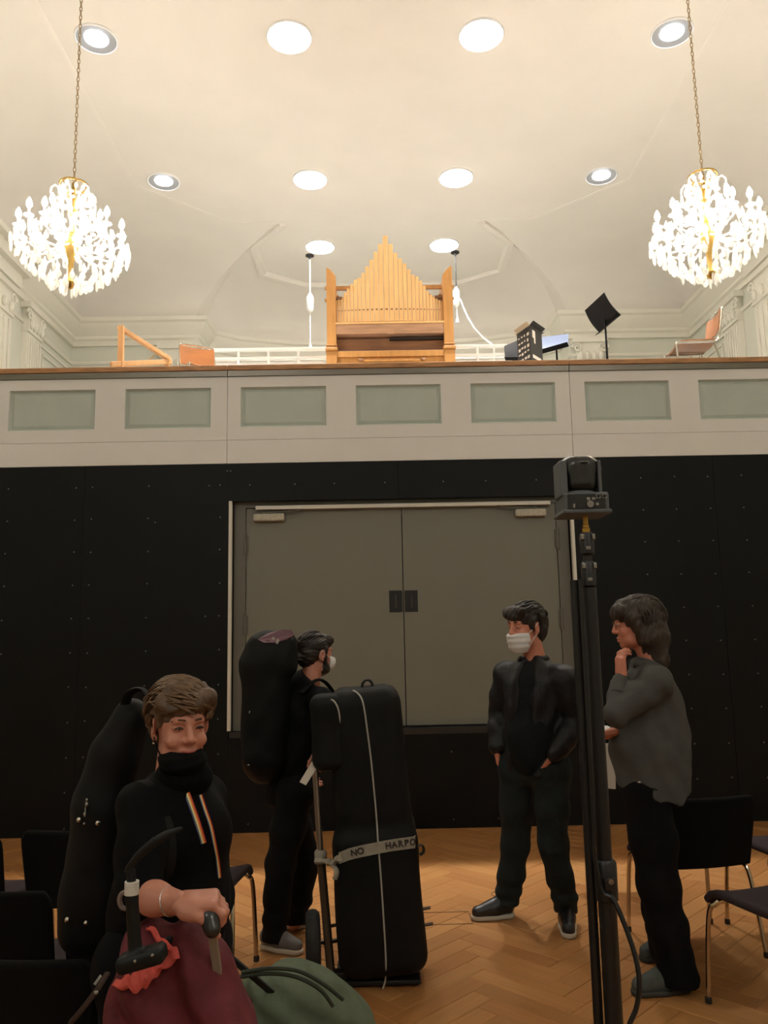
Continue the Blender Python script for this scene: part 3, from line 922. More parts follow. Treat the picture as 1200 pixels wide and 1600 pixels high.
# ================================================================== ORGAN
M_PIPE = wood_mat('pipe_pine', (226, 180, 118), (14, 14, 1.2), rough=.5, amt=.10)
M_OAK = wood_mat('organ_oak', (190, 136, 74), (10, 10, 1.5), rough=.45, amt=.12)
M_WALNUT = wood_mat('organ_walnut', (176, 134, 102), (1.5, 10, 14), rough=.5, amt=.22)
M_UMBER = wood_mat('organ_umber', (122, 82, 52), (1.5, 10, 10), rough=.5, amt=.25)
OY = 9.5
org = thing('organ', 'small wooden pipe organ with stepped pine pipes between oak posts', 'organ', tuple(Vector((X0, OY + .3, Z_GAL))))
def ox(px, py=500): return atY(px, py, OY).x
def oz(py, px=610): return atY(px, py, OY).z
edges_half = []
w = 8.6; x = 0
for side in (-1, 1):
    xs = []
    x = 604 + (4.6 if side > 0 else -3.6); w = 7.7
    lim = 525.5 if side < 0 else 692.5
    while (side > 0 and x < lim - 2) or (side < 0 and x > lim + 2):
        x2 = x + side * w
        if (side > 0 and x2 > lim) or (side < 0 and x2 < lim): x2 = lim
        xs.append((min(x, x2), max(x, x2))); x = x2; w = max(4.1, w * .955)
    edges_half.append(xs)
pipes = edges_half[0][::-1] + [(600.4, 608.6)] + edges_half[1]
tx = [525, 533, 556, 564, 571, 577, 584, 591, 599, 604, 611, 618, 626, 634, 640, 646, 655, 661, 666, 671, 677, 690, 693]
ty = [470, 466, 438, 434, 424, 414, 404, 391, 379, 369, 380, 394, 404, 413, 421, 430, 434, 443, 450, 458, 463, 470, 471]
for i, (a, b) in enumerate(pipes):
    cx = (a + b) / 2
    top = float(np.interp(cx, tx, ty))
    x0, x1 = ox(a) + .0025, ox(b) - .0025
    zt, zb = oz(top, cx), oz(503)
    dy = .03 * math.cos((cx - 604) / 90 * math.pi / 2)
    y0 = OY - dy
    mb = MB(); mb.span(x0, x1, y0, y0 + min(.09, (x1 - x0) * 1.3), zb, zt)
    pp = mb.build('pipe', M_PIPE, org, bevel=.003)
    zm = oz(485.5 - .8 * math.cos((cx - 604) / 90 * math.pi / 2))
    hw = (x1 - x0)
    mb = MB(); mb.span(x0 + hw * .28, x1 - hw * .28, y0 - .003, y0 + .001, zm - hw * .13, zm + hw * .22)
    mb.build('mouth', M_UMBER, pp)
ty0 = OY - .10
def oxy(px, Y, py=500): return atY(px, py, Y).x
# posts
for (a, b, sg) in ((510.5, 525, -1), (693.5, 708.5, 1)):
    x0, x1 = oxy(a, ty0), oxy(b, ty0); z1 = atY(600, 432, ty0).z; zt = atY(600, 417, ty0).z
    mb = MB()
    if sg < 0: top = [(x0, zt), (x0 + .02, zt), (x0 + .06, zt - .035), (x1, z1 + .015), (x1, z1 - .02)]
    else: top = [(x0, z1 - .02), (x0, z1 + .015), (x1 - .06, zt - .035), (x1 - .02, zt), (x1, zt)]
    pts = [(x0, Z_GAL)] + top + [(x1, Z_GAL)]
    mb.poly([(p[0], ty0, p[1]) for p in pts], (0, .5, 0))
    post = mb.build('post', M_OAK, org, bevel=.004)
    zc = atY(600, 545, ty0).z
    mb = MB(); mb.cbox(((x0 + x1) / 2, ty0 + .24, zc), (x1 - x0 + .035, .56, .045), .012); mb.cbox(((x0 + x1) / 2, ty0 + .24, zc + .05), (x1 - x0 + .018, .53, .018), .006)
    mb.span(x0 - .006, x1 + .006, ty0 - .01, ty0 + .51, Z_GAL, zc - .02)
    mb.build('collar', M_OAK, post)
    for py in (444, 463):
        xo = x0 - .012 if sg < 0 else x1 + .012
        mb = MB(); mb.cbox((xo, ty0 + .1, atY(600, py, ty0).z), (.03, .04, .035), .006); mb.build('peg', M_OAK, post)
    # cross bars and scalloped boards behind the pipe tops
    xa, xb = (ox(524), ox(556)) if sg < 0 else (ox(660), ox(694))
    mb = MB(); mb.span(xa, xb, OY + .10, OY + .14, oz(446), oz(440.5)); mb.build('cross_bar', M_OAK, org)
    mb = MB()
    xa, xb = (ox(524), ox(545)) if sg < 0 else (ox(672), ox(694))
    pts = [(xa, oz(463)), (xb, oz(463))]
    n = 12
    for k in range(n + 1):
        q = k / n; xx = xb + (xa - xb) * q
        pts.append((xx, oz(455) + .02 * math.sin(q * 9) + .02 * abs(q - .5)))
    mb.poly([(p[0], OY + .16, p[1]) for p in pts], (0, .02, 0)); mb.build('scalloped_board', M_OAK, org)
    mb = MB()
    xa, xb = (ox(524), ox(535)) if sg < 0 else (ox(680), ox(694))
    mb.span(xa, xb, OY - .02, OY + .2, oz(467), oz(463.5)); mb.build('bracket', M_UMBER, org)
xl, xr = oxy(524.5, ty0), oxy(694, ty0)
def beam(name, p0, p1, dy0, dy1, m, xa=None, xb=None, bev=.004):
    mb = MB(); mb.span(xa or xl, xb or xr, ty0 + dy0, ty0 + dy1, atY(610, p0, ty0 + dy0).z, atY(610, p1, ty0 + dy0).z)
    return mb.build(name, m, org, bevel=bev)
beam('wind_chest', 521, 505, .01, .42, M_WALNUT)
mb = MB(); zz = atY(610, 505, ty0).z; mb.span(xl, xr, ty0 + .0, ty0 + .42, zz, zz + .022); mb.build('pipe_rack', M_PIPE, org)
mb = MB(); zz = atY(610, 520, ty0).z; mb.span(oxy(604, ty0), oxy(616, ty0), ty0 + .0, ty0 + .012, zz - .012, zz + .03); mb.build('latch_block', M_WALNUT, org)
beam('shadow_gap', 530, 522, .14, .16, M_UMBER)
beam('slider', 530.5, 527, .05, .12, mat('slider_black', (25, 18, 14), rough=.4), oxy(608, ty0), xr - .01)
beam('key_backboard', 546, 531, .10, .14, M_UMBER)
beam('key_rail', 557, 547.5, .0, .14, M_OAK)
beam('nameboard', 567, 558, .03, .10, M_OAK)
for px in (563, 660):
    mb = MB(); mb.cbox((oxy(px, ty0), ty0 + .02, atY(610, 561, ty0).z), (.05, .05, .03), .006); mb.build('stop_block', M_WALNUT, org)
mb = MB(); zz = atY(610, 563, ty0 - .05).z; mb.span(oxy(568, ty0), oxy(655, ty0), ty0 - .06, ty0 + .03, zz - .012, zz + .012); mb.build('music_ledge', M_OAK, org, bevel=.003)
mb = MB(); mb.span(xl - .02, xr + .02, ty0 + .1, ty0 + .5, Z_GAL, atY(610, 572, ty0).z); mb.build('case', M_OAK, org)
mb = MB()
for k in range(9): mb.span(xl + .12 + k * .14, xl + .25 + k * .14, ty0 - .1, ty0 + .08, Z_GAL + .72, Z_GAL + .74)
mb.span(xl + .1, xr - .1, ty0 - .08, ty0 + .1, Z_GAL + .66, Z_GAL + .72)
mb.build('keyboard', mat('keys_ivory', (225, 215, 195), rough=.4), org)

# ================================================================== WHITE RAILING BEHIND THE ORGAN
M_RAIL = mat('rail_white', (240, 240, 236), rough=.4)
RY = 10.15
rl = thing('railing', 'white painted railing behind the organ', 'railing', (X0, RY, Z_GAL))
xa, xb = atY(326, 550, RY).x, atY(792, 540, RY).x
zt = [atY(420, p, RY).z for p in (546.5, 560, 571)]
for z, hgt in zip(zt, (.045, .035, .03)):
    mb = MB(); mb.cbox(((xa + xb) / 2, RY, z), (xb - xa, .045, hgt), .008); mb.build('rail', M_RAIL, rl)
n = 10
for k in range(n + 1):
    x = xa + (xb - xa) * k / n
    mb = MB(); mb.cbox((x, RY, (Z_GAL + zt[0]) / 2), (.032, .032, zt[0] - Z_GAL), .006); mb.build('post', M_RAIL, rl)
# white service boxes behind the railing
M_BOXW = mat('cabinet_white', (236, 234, 228), rough=.5)
for (p0, p1, py, lab) in ((330, 505, 566, 'long low white cabinet behind the railing left of the organ'), (712, 800, 562, 'low white cabinet behind the railing right of the organ')):
    a, b = atY(p0, py, 10.6), atY(p1, py, 10.6)
    root = thing('low_cabinet', lab, 'cabinet', ((a.x + b.x) / 2, 10.85, Z_GAL))
    mb = MB(); mb.cbox(((a.x + b.x) / 2, 10.85, (Z_GAL + a.z) / 2), (b.x - a.x, .5, a.z - Z_GAL), .01); mb.build('body', M_BOXW, root)
    mb = MB(); mb.cbox(((a.x + b.x) / 2, 10.85, a.z + .012), (b.x - a.x + .04, .54, .024), .006); mb.build('top', M_BOXW, root)
    n = 3
    for k in range(n):
        x0 = a.x + .02 + (b.x - a.x - .04) * k / n; x1 = a.x + .02 + (b.x - a.x - .04) * (k + 1) / n - .01
        mb = MB(); mb.cbox(((x0 + x1) / 2, 10.592, (Z_GAL + a.z) / 2), (x1 - x0, .016, a.z - Z_GAL - .1), .004); mb.build('door', M_BOXW, root)

# ================================================================== HANGING MICROPHONES BY THE ORGAN
M_CORD_D = mat('cord_dark', (52, 54, 54), rough=.6)
M_CORD_W = mat('cord_white', (235, 235, 230), rough=.5)
M_CAPS = mat('capsule_white', (248, 248, 246), rough=.35)
for (px, ptop, pc0, pc1, pend, lab, dark) in ((484, 399, 457, 488, 541, 'white capsule hanging on a pale cord left of the organ', False), (711, 394, 448, 480, 500, 'white capsule hanging on a dark cord right of the organ', True)):
    top = atZ(px, ptop, Z_CEIL)
    Y = top.y
    zt = [atY(px, p, Y).z for p in (pc0, pc1, pend)]
    t = thing('hanging_microphone', lab, 'microphone', (top.x, Y, Z_CEIL), group='capsules hanging beside the organ')
    mb = MB(); mb.lathe([(.075, -.001), (.075, -.016), (.02, -.03), (.016, -.075), (0, -.08)], (top.x, Y, Z_CEIL), 16); mb.build('ceiling_rose', M_CORD_D, t, smooth=True)
    mb = MB(); mb.tube([(top.x, Y, Z_CEIL - .05), (top.x, Y, zt[0])], .011, 6); mb.build('cord', M_CORD_D if dark else M_CORD_W, t)
    h = zt[0] - zt[1]
    mb = MB(); mb.lathe([(.012, h / 2), (.045, h / 2 - .06), (.062, h / 2 - .09), (.062, -h / 2 + .05), (.035, -h / 2 + .01), (.012, -h / 2)], (top.x, Y, (zt[0] + zt[1]) / 2), 12); mb.build('capsule', M_CAPS, t, smooth=True)
    mb = MB(); mb.tube([(top.x, Y, zt[1]), (top.x, Y, zt[2])], .008, 6); mb.lathe([(.008, .06), (.022, 0), (.03, -.05), (.01, -.055)], (top.x, Y, zt[2]), 8); mb.build('lead', M_CORD_W, t)
    if dark:
        pts = [atY(*q) for q in ((715, 468, Y), (719, 467, Y - .05), (724, 480, Y - .1), (731, 496, Y - .3), (741, 512, Y - .8), (754, 527, Y - 1.4), (766, 536, Y - 1.9), (772, 541, 10.5), (772, 575, 10.5))]
        pts = [pts[0]] + [pts[i].lerp(pts[i + 1], q) for i in range(len(pts) - 1) for q in (.33, .66, 1)]
        mb = MB(); mb.tube(pts, .011, 6); mb.build('cable', M_CORD_W, t, smooth=True)

# ================================================================== GALLERY FURNITURE
# wooden gallery chairs on chrome tube
M_PLY = wood_mat('chair_ply', (150, 94, 50), (2, 8, 8), rough=.3, amt=.12, coat=.3)
def bez(pts, n=6):
    """smooth polyline through control points (Catmull-Rom)"""
    P = [Vector(p) for p in pts]; out = []
    for i in range(len(P) - 1):
        p0, p1, p2, p3 = P[max(i - 1, 0)], P[i], P[i + 1], P[min(i + 2, len(P) - 1)]
        for k in range(n):
            t = k / n
            out.append(.5 * ((2 * p1) + (p2 - p0) * t + (2 * p0 - 5 * p1 + 4 * p2 - p3) * t * t + (3 * p1 - p0 - 3 * p2 + p3) * t ** 3))
    out.append(P[-1]); return out
def sheet(fn, nu, nv, th, name, m, parent, smooth=True):
    """thin curved sheet: fn(u,v)->point, thickened along its normal"""
    g = [[Vector(fn(i / nu, j / nv)) for j in range(nv + 1)] for i in range(nu + 1)]
    vs = []; 
    for sgn in (.5, -.5):
        for i in range(nu + 1):
            for j in range(nv + 1):
                du = g[min(i + 1, nu)][j] - g[max(i - 1, 0)][j]; dv = g[i][min(j + 1, nv)] - g[i][max(j - 1, 0)]
                nn = du.cross(dv); nn.normalize(); vs.append(g[i][j] + nn * th * sgn)
    fs = []; st = nv + 1; o = (nu + 1) * st
    for i in range(nu):
        for j in range(nv):
            fs.append((i * st + j, (i + 1) * st + j, (i + 1) * st + j + 1, i * st + j + 1)); fs.append((o + i * st + j, o + i * st + j + 1, o + (i + 1) * st + j + 1, o + (i + 1) * st + j))
    for i in range(nu):
        fs.append((i * st, o + i * st, o + (i + 1) * st, (i + 1) * st)); fs.append((i * st + nv, (i + 1) * st + nv, o + (i + 1) * st + nv, o + i * st + nv))
    for j in range(nv):
        fs.append((j, j + 1, o + j + 1, o + j)); fs.append((nu * st + j, o + nu * st + j, o + nu * st + j + 1, nu * st + j + 1))
    mb = MB(); mb.add(vs, fs)
    return mb.build(name, m, parent, smooth=smooth, sharp=50)
def gallery_chair(loc, rz, label):
    t = thing('wooden_chair', label, 'chair', loc, rz, 'wooden chairs on the gallery', world=False)
    # faces +y locally
    for s in (-1, 1):
        pts = bez([(s * .21, .20, 0), (s * .21, .215, .30), (s * .21, .22, .43), (s * .20, .17, .452), (s * .20, -.12, .452), (s * .20, -.20, .47), (s * .20, -.235, .60), (s * .19, -.27, .80)], 5)
        mb = MB(); mb.tube(pts, .0125, 8); mb.build('side_frame', M_CHROME, t, smooth=True)
        mb = MB(); mb.tube([(s * .2, -.16, .455), (s * .215, -.22, .2), (s * .22, -.25, 0)], .0125, 8); mb.build('leg', M_CHROME, t, smooth=True)
    mb = MB(); mb.tube(bez([(-.19, -.27, .80), (-.15, -.275, .825), (.15, -.275, .825), (.19, -.27, .80)], 5), .0125, 8); mb.build('top_tube', M_CHROME, t, smooth=True)
    sheet(lambda u, v: ((u - .5) * .40, -.19 + v * .40, .475 - .02 * math.sin(u * math.pi) - (.03 * max(0, v - .85) / .15)), 8, 8, .012, 'seat', M_PLY, t)
    sheet(lambda u, v: ((u - .5) * .39, -.215 - .035 * v - .03 * math.sin(u * math.pi), .58 + v * .22), 8, 4, .011, 'backrest', M_PLY, t)
    return t
p = atY(1078, 552, 7.95)
gallery_chair((p.x + .02, 7.95, Z_GAL), math.radians(86), 'wooden chair with chrome tube frame seen side-on at the gallery edge')
p = atY(310, 560, 8.95)
gallery_chair((p.x + .17, 8.42, Z_GAL), math.radians(-152), 'glossy wooden chair whose backrest just shows above the gallery edge')

# leaning wooden trestle
M_TREST = wood_mat('trestle_pine', (222, 172, 118), (12, 12, 2), rough=.5, amt=.1)
tY = 7.55
tr = thing('wooden_trestle', 'pale wooden triangular stand at the left gallery edge', 'stand', tuple(Vector((atY(189, 560, tY).x, tY, Z_GAL))))
A = atY(189.5, 509, tY); A0 = Vector((A.x + .01, tY, Z_GAL)); Bp = atY(262, 560, tY + .35); C = atY(173, 569.5, tY - .08)
B0 = Vector((Bp.x, Bp.y, Z_GAL))
mb = MB(); mb.bar(A0, A + Vector((0, 0, .0)), .052, .052, up=(0, 1, 0), bevel=.004); mb.build('upright', M_TREST, tr)
mb = MB(); mb.bar(A + Vector((-.03, 0, -.012)), Bp + Vector((.02, 0, -.01)), .05, .04, bevel=.004); mb.build('diagonal_rail', M_TREST, tr)
mb = MB(); mb.bar(C, Bp + Vector((.03, .02, -.03)), .04, .05, bevel=.004); mb.build('lower_rail', M_TREST, tr)
mb = MB(); mb.bar(B0, Bp + Vector((0, 0, -.03)), .045, .045, up=(0, 1, 0), bevel=.004); mb.build('short_leg', M_TREST, tr)
mb = MB(); mb.tube([atY(244, 553, tY + .25), atY(229, 565, tY + .2)], .008, 6); mb.build('brace', M_CHAIN, tr)

# music stands
M_STAND = mat('stand_black', (22, 22, 23), rough=.6, bump=.03, bscale=200, spec=.15)
def desk_stand(name, label, corners, lip, pole_px, poleY, sheet_mat=None):
    """corners: bottom-left, bottom-right, top-right, top-left of the desk as (px,py,Y)"""
    P = [atY(*c) for c in corners]
    ctr = sum(P, Vector()) / 4
    base = Vector((ctr.x, ctr.y, Z_GAL))
    t = thing(name, label, 'music stand', tuple(base))
    nrm = (P[1] - P[0]).cross(P[3] - P[0]).normalized()
    def fn(u, v):
        p = (P[0] * (1 - u) + P[1] * u) * (1 - v) + (P[3] * (1 - u) + P[2] * u) * v
        return p + nrm * (.018 * math.sin(math.pi * v) - .0)
    sheet(fn, 6, 8, .006, 'desk', sheet_mat or M_STAND, t)
    ln = nrm * lip
    def fl(u, v): return (P[0] * (1 - u) + P[1] * u) + ln * (v if lip else 0) * 1.0
    sheet(fl, 2, 2, .005, 'ledge', M_STAND, t)
    q = ctr - nrm * .03 * (1 if lip > 0 else -1)
    low = Vector((q.x, q.y, Z_GAL + .02))
    mb = MB(); mb.tube([low, q - Vector((0, 0, .02))], [.014, .010], 8); mb.ball(q, .02, 8, 6)
    mb.build('pole', M_STAND, t, smooth=True)
    mb = MB(); mb.bar(P[0].lerp(P[1], .5) * .5 + P[3].lerp(P[2], .5) * .5 - nrm * .012 * (1 if lip > 0 else -1) + (P[3] - P[0]) * .25, P[0].lerp(P[1], .5) * .75 + P[3].lerp(P[2], .5) * .25 - nrm * .012 * (1 if lip > 0 else -1), .05, .012); mb.build('bracket', M_STAND, t)
    for k in range(3):
        a = 2 * math.pi * k / 3 + .4
        mb = MB(); mb.tube(bez([(low.x, low.y, Z_GAL + .14), (low.x + .12 * math.cos(a), low.y + .12 * math.sin(a), Z_GAL + .07), (low.x + .26 * math.cos(a), low.y + .26 * math.sin(a), Z_GAL + .008)], 4), .008, 6); mb.build('leg', M_STAND, t, smooth=True)
    return t
desk_stand('music_stand', 'black music stand with tilted desk standing free on the right of the gallery', [(937, 520, 8.2), (970, 492, 7.68), (944, 457, 7.72), (914, 485, 8.2)], .06, 944, 8)
desk_stand('music_stand', 'black music stand with a flat grey-blue desk right of the black carton', [(846, 553, 8.15), (889, 541, 7.9), (889, 522, 8.5), (847, 527, 8.7)], .05, 856, 8, mat('desk_blue', (82, 94, 120), rough=.4))
desk_stand('music_stand', 'low dark music stand half hidden behind the black carton', [(790, 563, 8.35), (814, 563, 8.25), (814, 530, 8.4), (788, 541, 8.5)], .05, 806, 8)

# black carton with white print and open flaps
M_CART = mat('carton_black', (36, 34, 33), rough=.55, noise=.1, nscale=30)
M_CARTIN = mat('carton_inside', (196, 180, 154), rough=.7)
M_PRINT = mat('print_white', (222, 216, 206), rough=.6)
Y1, Y2 = 7.62, 7.50
pl, pm, pr = atY(809, 558, Y1 + .12), atY(830, 558, Y2), atY(848, 558, Y1 + .1)
zb = Z_GAL + .02; zt_ = atY(830, 508, Y2).z
bx_ = thing('carton', 'tall open black carton with white print at the gallery edge', 'box', ((pl.x + pr.x) / 2, 7.7, zb - .02))
far = Vector((pl.x + pr.x - pm.x, pl.y + pr.y - pm.y, 0))
cs = [Vector((pl.x, pl.y, 0)), Vector((pm.x, pm.y, 0)), Vector((pr.x, pr.y, 0)), far]
mb = MB()
mb.poly([(c.x, c.y, Z_GAL + .001) for c in cs], (0, 0, .012))
for i in range(4):
    a, b = cs[i], cs[(i + 1) % 4]
    cc = sum(cs, Vector()) / 4
    inn = [(a + (cc - a) * .05), (b + (cc - b) * .05)]
    mb.poly([(a.x, a.y, Z_GAL + .012), (b.x, b.y, Z_GAL + .012), (inn[1].x, inn[1].y, Z_GAL + .012), (inn[0].x, inn[0].y, Z_GAL + .012)], (0, 0, zt_ - Z_GAL - .012))
mb.build('body', M_CART, bx_)
for i in range(4):
    a, b = cs[i], cs[(i + 1) % 4]
    out = ((a + b) / 2 - sum(cs, Vector()) / 4); out.z = 0; out = out.normalized() * .07 + Vector((0, 0, .012 + .006 * i))
    mb = MB(); up = Vector((0, 0, zt_ + .001))
    mb.poly([a + up, b + up, b + up + out, a + up + out], (0, 0, .004)); mb.build('flap', M_CARTIN if i in (0, 3) else M_CART, bx_)
# print on the two visible faces: small marks in rows, and a label
mb = MB()
a, b = cs[0], cs[1]; n_out = Vector(((b - a).y, -(b - a).x, 0)).normalized() * .0015
rp = random.Random(4)
for r in range(6):
    for c in range(4):
        u0 = .1 + c * .22; wv = rp.uniform(.08, .17); z0 = zt_ - .06 - r * .058; hh = rp.uniform(.012, .034)
        q0 = a.lerp(b, u0) + n_out; q1 = a.lerp(b, u0 + wv) + n_out
        mb.add([(q0.x, q0.y, z0 - hh), (q1.x, q1.y, z0 - hh), (q1.x, q1.y, z0), (q0.x, q0.y, z0)], [(0, 1, 2, 3)])
mb.build('print', M_PRINT, bx_)['kind'] = 'stuff'
mb = MB(); a, b = cs[1], cs[2]; n_out = Vector(((b - a).y, -(b - a).x, 0)).normalized() * .0015
for (u0, u1, z0, z1) in ((.18, .42, zt_ - .03, zt_ - .11), (.3, .42, zt_ - .11, zt_ - .16), (.15, .85, zt_ - .285, zt_ - .32)):
    q0 = a.lerp(b, u0) + n_out; q1 = a.lerp(b, u1) + n_out
    mb.add([(q0.x, q0.y, z1), (q1.x, q1.y, z1), (q1.x, q1.y, z0), (q0.x, q0.y, z0)], [(0, 1, 2, 3)])
mb.build('label_sticker', M_PRINT, bx_)
# ================================================================== HALL CHAIRS
M_SEAT = mat('seat_fabric', (60, 52, 55), rough=.9, noise=.25, nscale=400, bump=.1, bscale=500, spec=.15)
M_BACKF = mat('back_fabric', (18, 17, 17), rough=.9, noise=.2, nscale=400, bump=.1, bscale=500, spec=.12)
M_TIP = mat('foot_tip', (25, 22, 20), rough=.6)
M_LEG = mat('chair_chrome', (200, 184, 160), rough=.2, metal=1.0)
def hall_chair_proto():
    t = thing('stacking_chair', 'x', 'chair', (0, 0, 0), 0, 'black upholstered chairs in the hall', world=False)
    def top(u, v):
        x = (u - .5) * (.46 - .03 * (1 - v)); y = -.215 + v * .455
        z = .462 - .022 * math.sin(u * math.pi) * math.sin(v * math.pi) - .05 * max(0, (v - .82) / .18) ** 2 + .012 * (2 * abs(u - .5)) ** 3
        return (x, y, z)
    s_ = sheet(top, 12, 12, .034, 'seat', M_SEAT, t)
    md = s_.modifiers.new('bevel', 'BEVEL'); md.width = .014; md.segments = 3; md.limit_method = 'ANGLE'; md.angle_limit = math.radians(50)
    def back(u, v):
        w = .47 - .05 * max(0, (v - .85) / .15) ** 2 - .02 * (1 - v)
        x = (u - .5) * w
        return (x, -.198 - .08 * v - .022 * math.sin(u * math.pi), .435 + v * .352)
    b_ = sheet(back, 12, 10, .030, 'backrest', M_BACKF, t)
    md = b_.modifiers.new('bevel', 'BEVEL'); md.width = .013; md.segments = 3; md.limit_method = 'ANGLE'; md.angle_limit = math.radians(50)
    for s in (-1, 1):
        for (yf, yt) in ((.235, .165), (-.25, -.14)):
            pts = bez([(s * .245, yf, .012), (s * .232, yt + .045 * (1 if yf > 0 else -1), .36), (s * .215, yt + .012 * (1 if yf > 0 else -1), .425), (s * .18, yt, .440), (s * .05, yt, .442)], 5)
            mb = MB(); mb.tube(pts, .0115, 8); lg = mb.build('leg', M_LEG, t, smooth=True)
            mb = MB(); mb.lathe([(.015, 0), (.015, .022), (.0125, .028)], (s * .245, yf, 0), 8); mb.build('foot_tip', M_TIP, lg)
    return t
proto = hall_chair_proto()
lx = lambda px, py, Y: atY(px, py, Y).x
chairs = [
    (1.63, 4.45, 10, 'black chair seen from behind, right beside the man in the grey shirt'),
    (1.735, 3.63, 17, 'black chair cut by the right picture edge, seat and chrome legs nearest on the right'),
    (2.20, 4.52, 9, 'black chair at the right edge, next to the chair behind the grey-shirted man'),
    (-.905, 4.15, -5, 'black chair half hidden by the smiling woman, its leg near the harp player'),
    (-.865, 3.23, -5, 'black chair by the rolling luggage handle, mostly hidden by the woman'),
    (lx(36, 1293, 3.83) + .255, 4.07, -5, 'black chair left of the instrument case, in the row farthest from the camera'),
    (lx(12, 1300, 3.80) - .20, 4.02, -5, 'black chair at the left picture edge, only its backrest edge in view'),
    (lx(80, 1390, 2.98) - .18, 3.22, -6, 'black chair at the left edge in the middle row'),
    (lx(150, 1500, 2.40) - .18, 2.62, -6, 'black chair in the bottom left corner, nearest to the camera'),
]
for i, (x, y, a, lab) in enumerate(chairs):
    o = proto if i == 0 else copy_tree(proto)
    o.location = (x, y, 0); o.rotation_euler = (0, 0, math.radians(a)); o['label'] = lab

# ================================================================== HARP CASE ON ITS CART
M_NYLON = mat('black_nylon', (17, 18, 18), rough=.62, noise=.2, nscale=12, bump=.15, bscale=14, spec=.2)
M_PIPING = mat('piping_grey', (172, 168, 160), rough=.5)
M_WEB = mat('webbing_grey', (150, 143, 130), rough=.75, noise=.12, nscale=60)
M_POLE = mat('cart_silver', (170, 166, 158), rough=.3, metal=.9)
M_POLE2 = mat('cart_bronze', (92, 80, 68), rough=.4, metal=.6)
M_TYRE = mat('tyre_black', (30, 29, 28), rough=.75, bump=.2, bscale=60)
HCY = 4.12
bot = atY(601, 1530, HCY)
tilt = math.radians(3.4)
Rh = Matrix.Rotation(-tilt, 3, 'Y')
hc0 = Vector((bot.x, HCY, .045))
axis = Rh @ Vector((0, 0, 1))
HH = .665
hcc = hc0 + axis * HH
hroot = thing('harp_case', 'tall black padded harp case with grey piping strapped to a cart', 'instrument case', (hc0.x, HCY, 0))
S = Sdf((hc0.x - .45, HCY - .32, 0), (hc0.x + .4, HCY + .32, 1.5), .011)
S.rbox(hcc, (.197, .165, HH), .085, np.array(Rh), taper=((0, .10),))
S.rbox(hc0 + axis * .35, (.199, .168, .32), .06, np.array(Rh), k=.05)
S.warp(lambda x, y, z: .004 * np.sin(z * 9 + x * 5) * np.sin(x * 14 + z * 4) + .003 * np.sin(z * 31 + y * 9) * np.exp(-((z - .68) / .12) ** 2))
hcm = soft('case_body', S, M_NYLON, hroot, 2)
# side pocket
S = Sdf((hc0.x - .45, HCY - .4, .8), (hc0.x + .1, HCY + .1, 1.45), .009)
pc = atY(514, 1143, 4.03)
S.rbox(pc, (.085, .075, .18), .05, np.array(Rh))
S.warp(lambda x, y, z: .003 * np.sin(z * 20 + x * 11))
pk = soft('pocket', S, M_NYLON, hroot, 2)
bvp = bvh_of(pk)
zp = bez([hit(bvp, *q, off=.002, fallback=3.96) for q in ((517, 1093), (523, 1097), (529, 1110), (532, 1130), (534, 1152), (535, 1164))], 5)
mb = MB(); mb.tube(zp, .0042, 6); mb.build('zip', M_PIPING, pk, smooth=True)
mb = MB(); mb.cbox(zp[-3], (.012, .010, .035), .003); mb.build('zip_pull', M_POLE, pk)
bvc = bvh_of(hcm)
pp = bez([hit(bvc, *q, off=.001, fallback=4.0) for q in ((551, 1079), (557, 1082), (564, 1090), (569, 1107), (575, 1150), (580, 1190), (584, 1230), (588, 1275), (591, 1320), (595, 1370), (599, 1430), (602, 1480), (603, 1510), (602, 1532), (598, 1545))], 5)
mb = MB(); mb.tube(pp, .0042, 6); mb.build('piping', M_PIPING, hroot, smooth=True)
# top handle
hp = bez([atY(*q) for q in ((565, 1079, 4.1), (567, 1067, 4.1), (574, 1062, 4.1), (581, 1067, 4.1), (582, 1079, 4.1))], 5)
mb = MB(); mb.tube(hp, .011, 8, flat=.6); mb.build('top_handle', M_DARK, hroot, smooth=True)
# webbing belt with lettering
YF = 3.934
ctrl = [(530, 1341), (545, 1335), (565, 1330), (585, 1326), (605, 1322), (625, 1319), (640, 1317), (648, 1316)]
wp_ = bez([hit(bvc, *q, off=.006, fallback=4.0) for q in ctrl], 6)
wp_ = [wp_[0] + Vector((-.02, .1, -.01))] + wp_ + [wp_[-1] + Vector((.015, .1, 0))]
def belt(u, v):
    f = u * (len(wp_) - 1); i = min(int(f), len(wp_) - 2); p = wp_[i].lerp(wp_[i + 1], f - i)
    return p + Vector((0, 0, (v - .5) * .052))
bl_ = sheet(belt, 40, 2, .004, 'belt', M_WEB, hroot)
def flat_text(txt, size, m, parent, name, p, xdir, zdir):
    cu = bpy.data.curves.new(name, 'FONT'); cu.body = txt; cu.size = size; cu.align_x = 'LEFT'; cu.align_y = 'CENTER'; cu.extrude = .0008; cu.offset = .0012
    cu.space_character = 1.45
    tmp = bpy.data.objects.new('tmp_text', cu); COL.objects.link(tmp)
    dg = bpy.context.evaluated_depsgraph_get(); dg.update()
    me = bpy.data.meshes.new_from_object(tmp.evaluated_get(dg)); bpy.data.objects.remove(tmp)
    x = Vector(xdir).normalized(); z = Vector(zdir); z = (z - x * z.dot(x)).normalized(); n = x.cross(z)
    M = Matrix((x, z, n)).transposed()
    off = loc_off(parent)
    for v in me.vertices: v.co = M @ v.co + Vector(p) - off
    me.materials.clear()
    return obj(name, me, m, parent)
M_INK = mat('belt_ink', (48, 44, 40), rough=.7)
bvb = bvh_of(bl_)
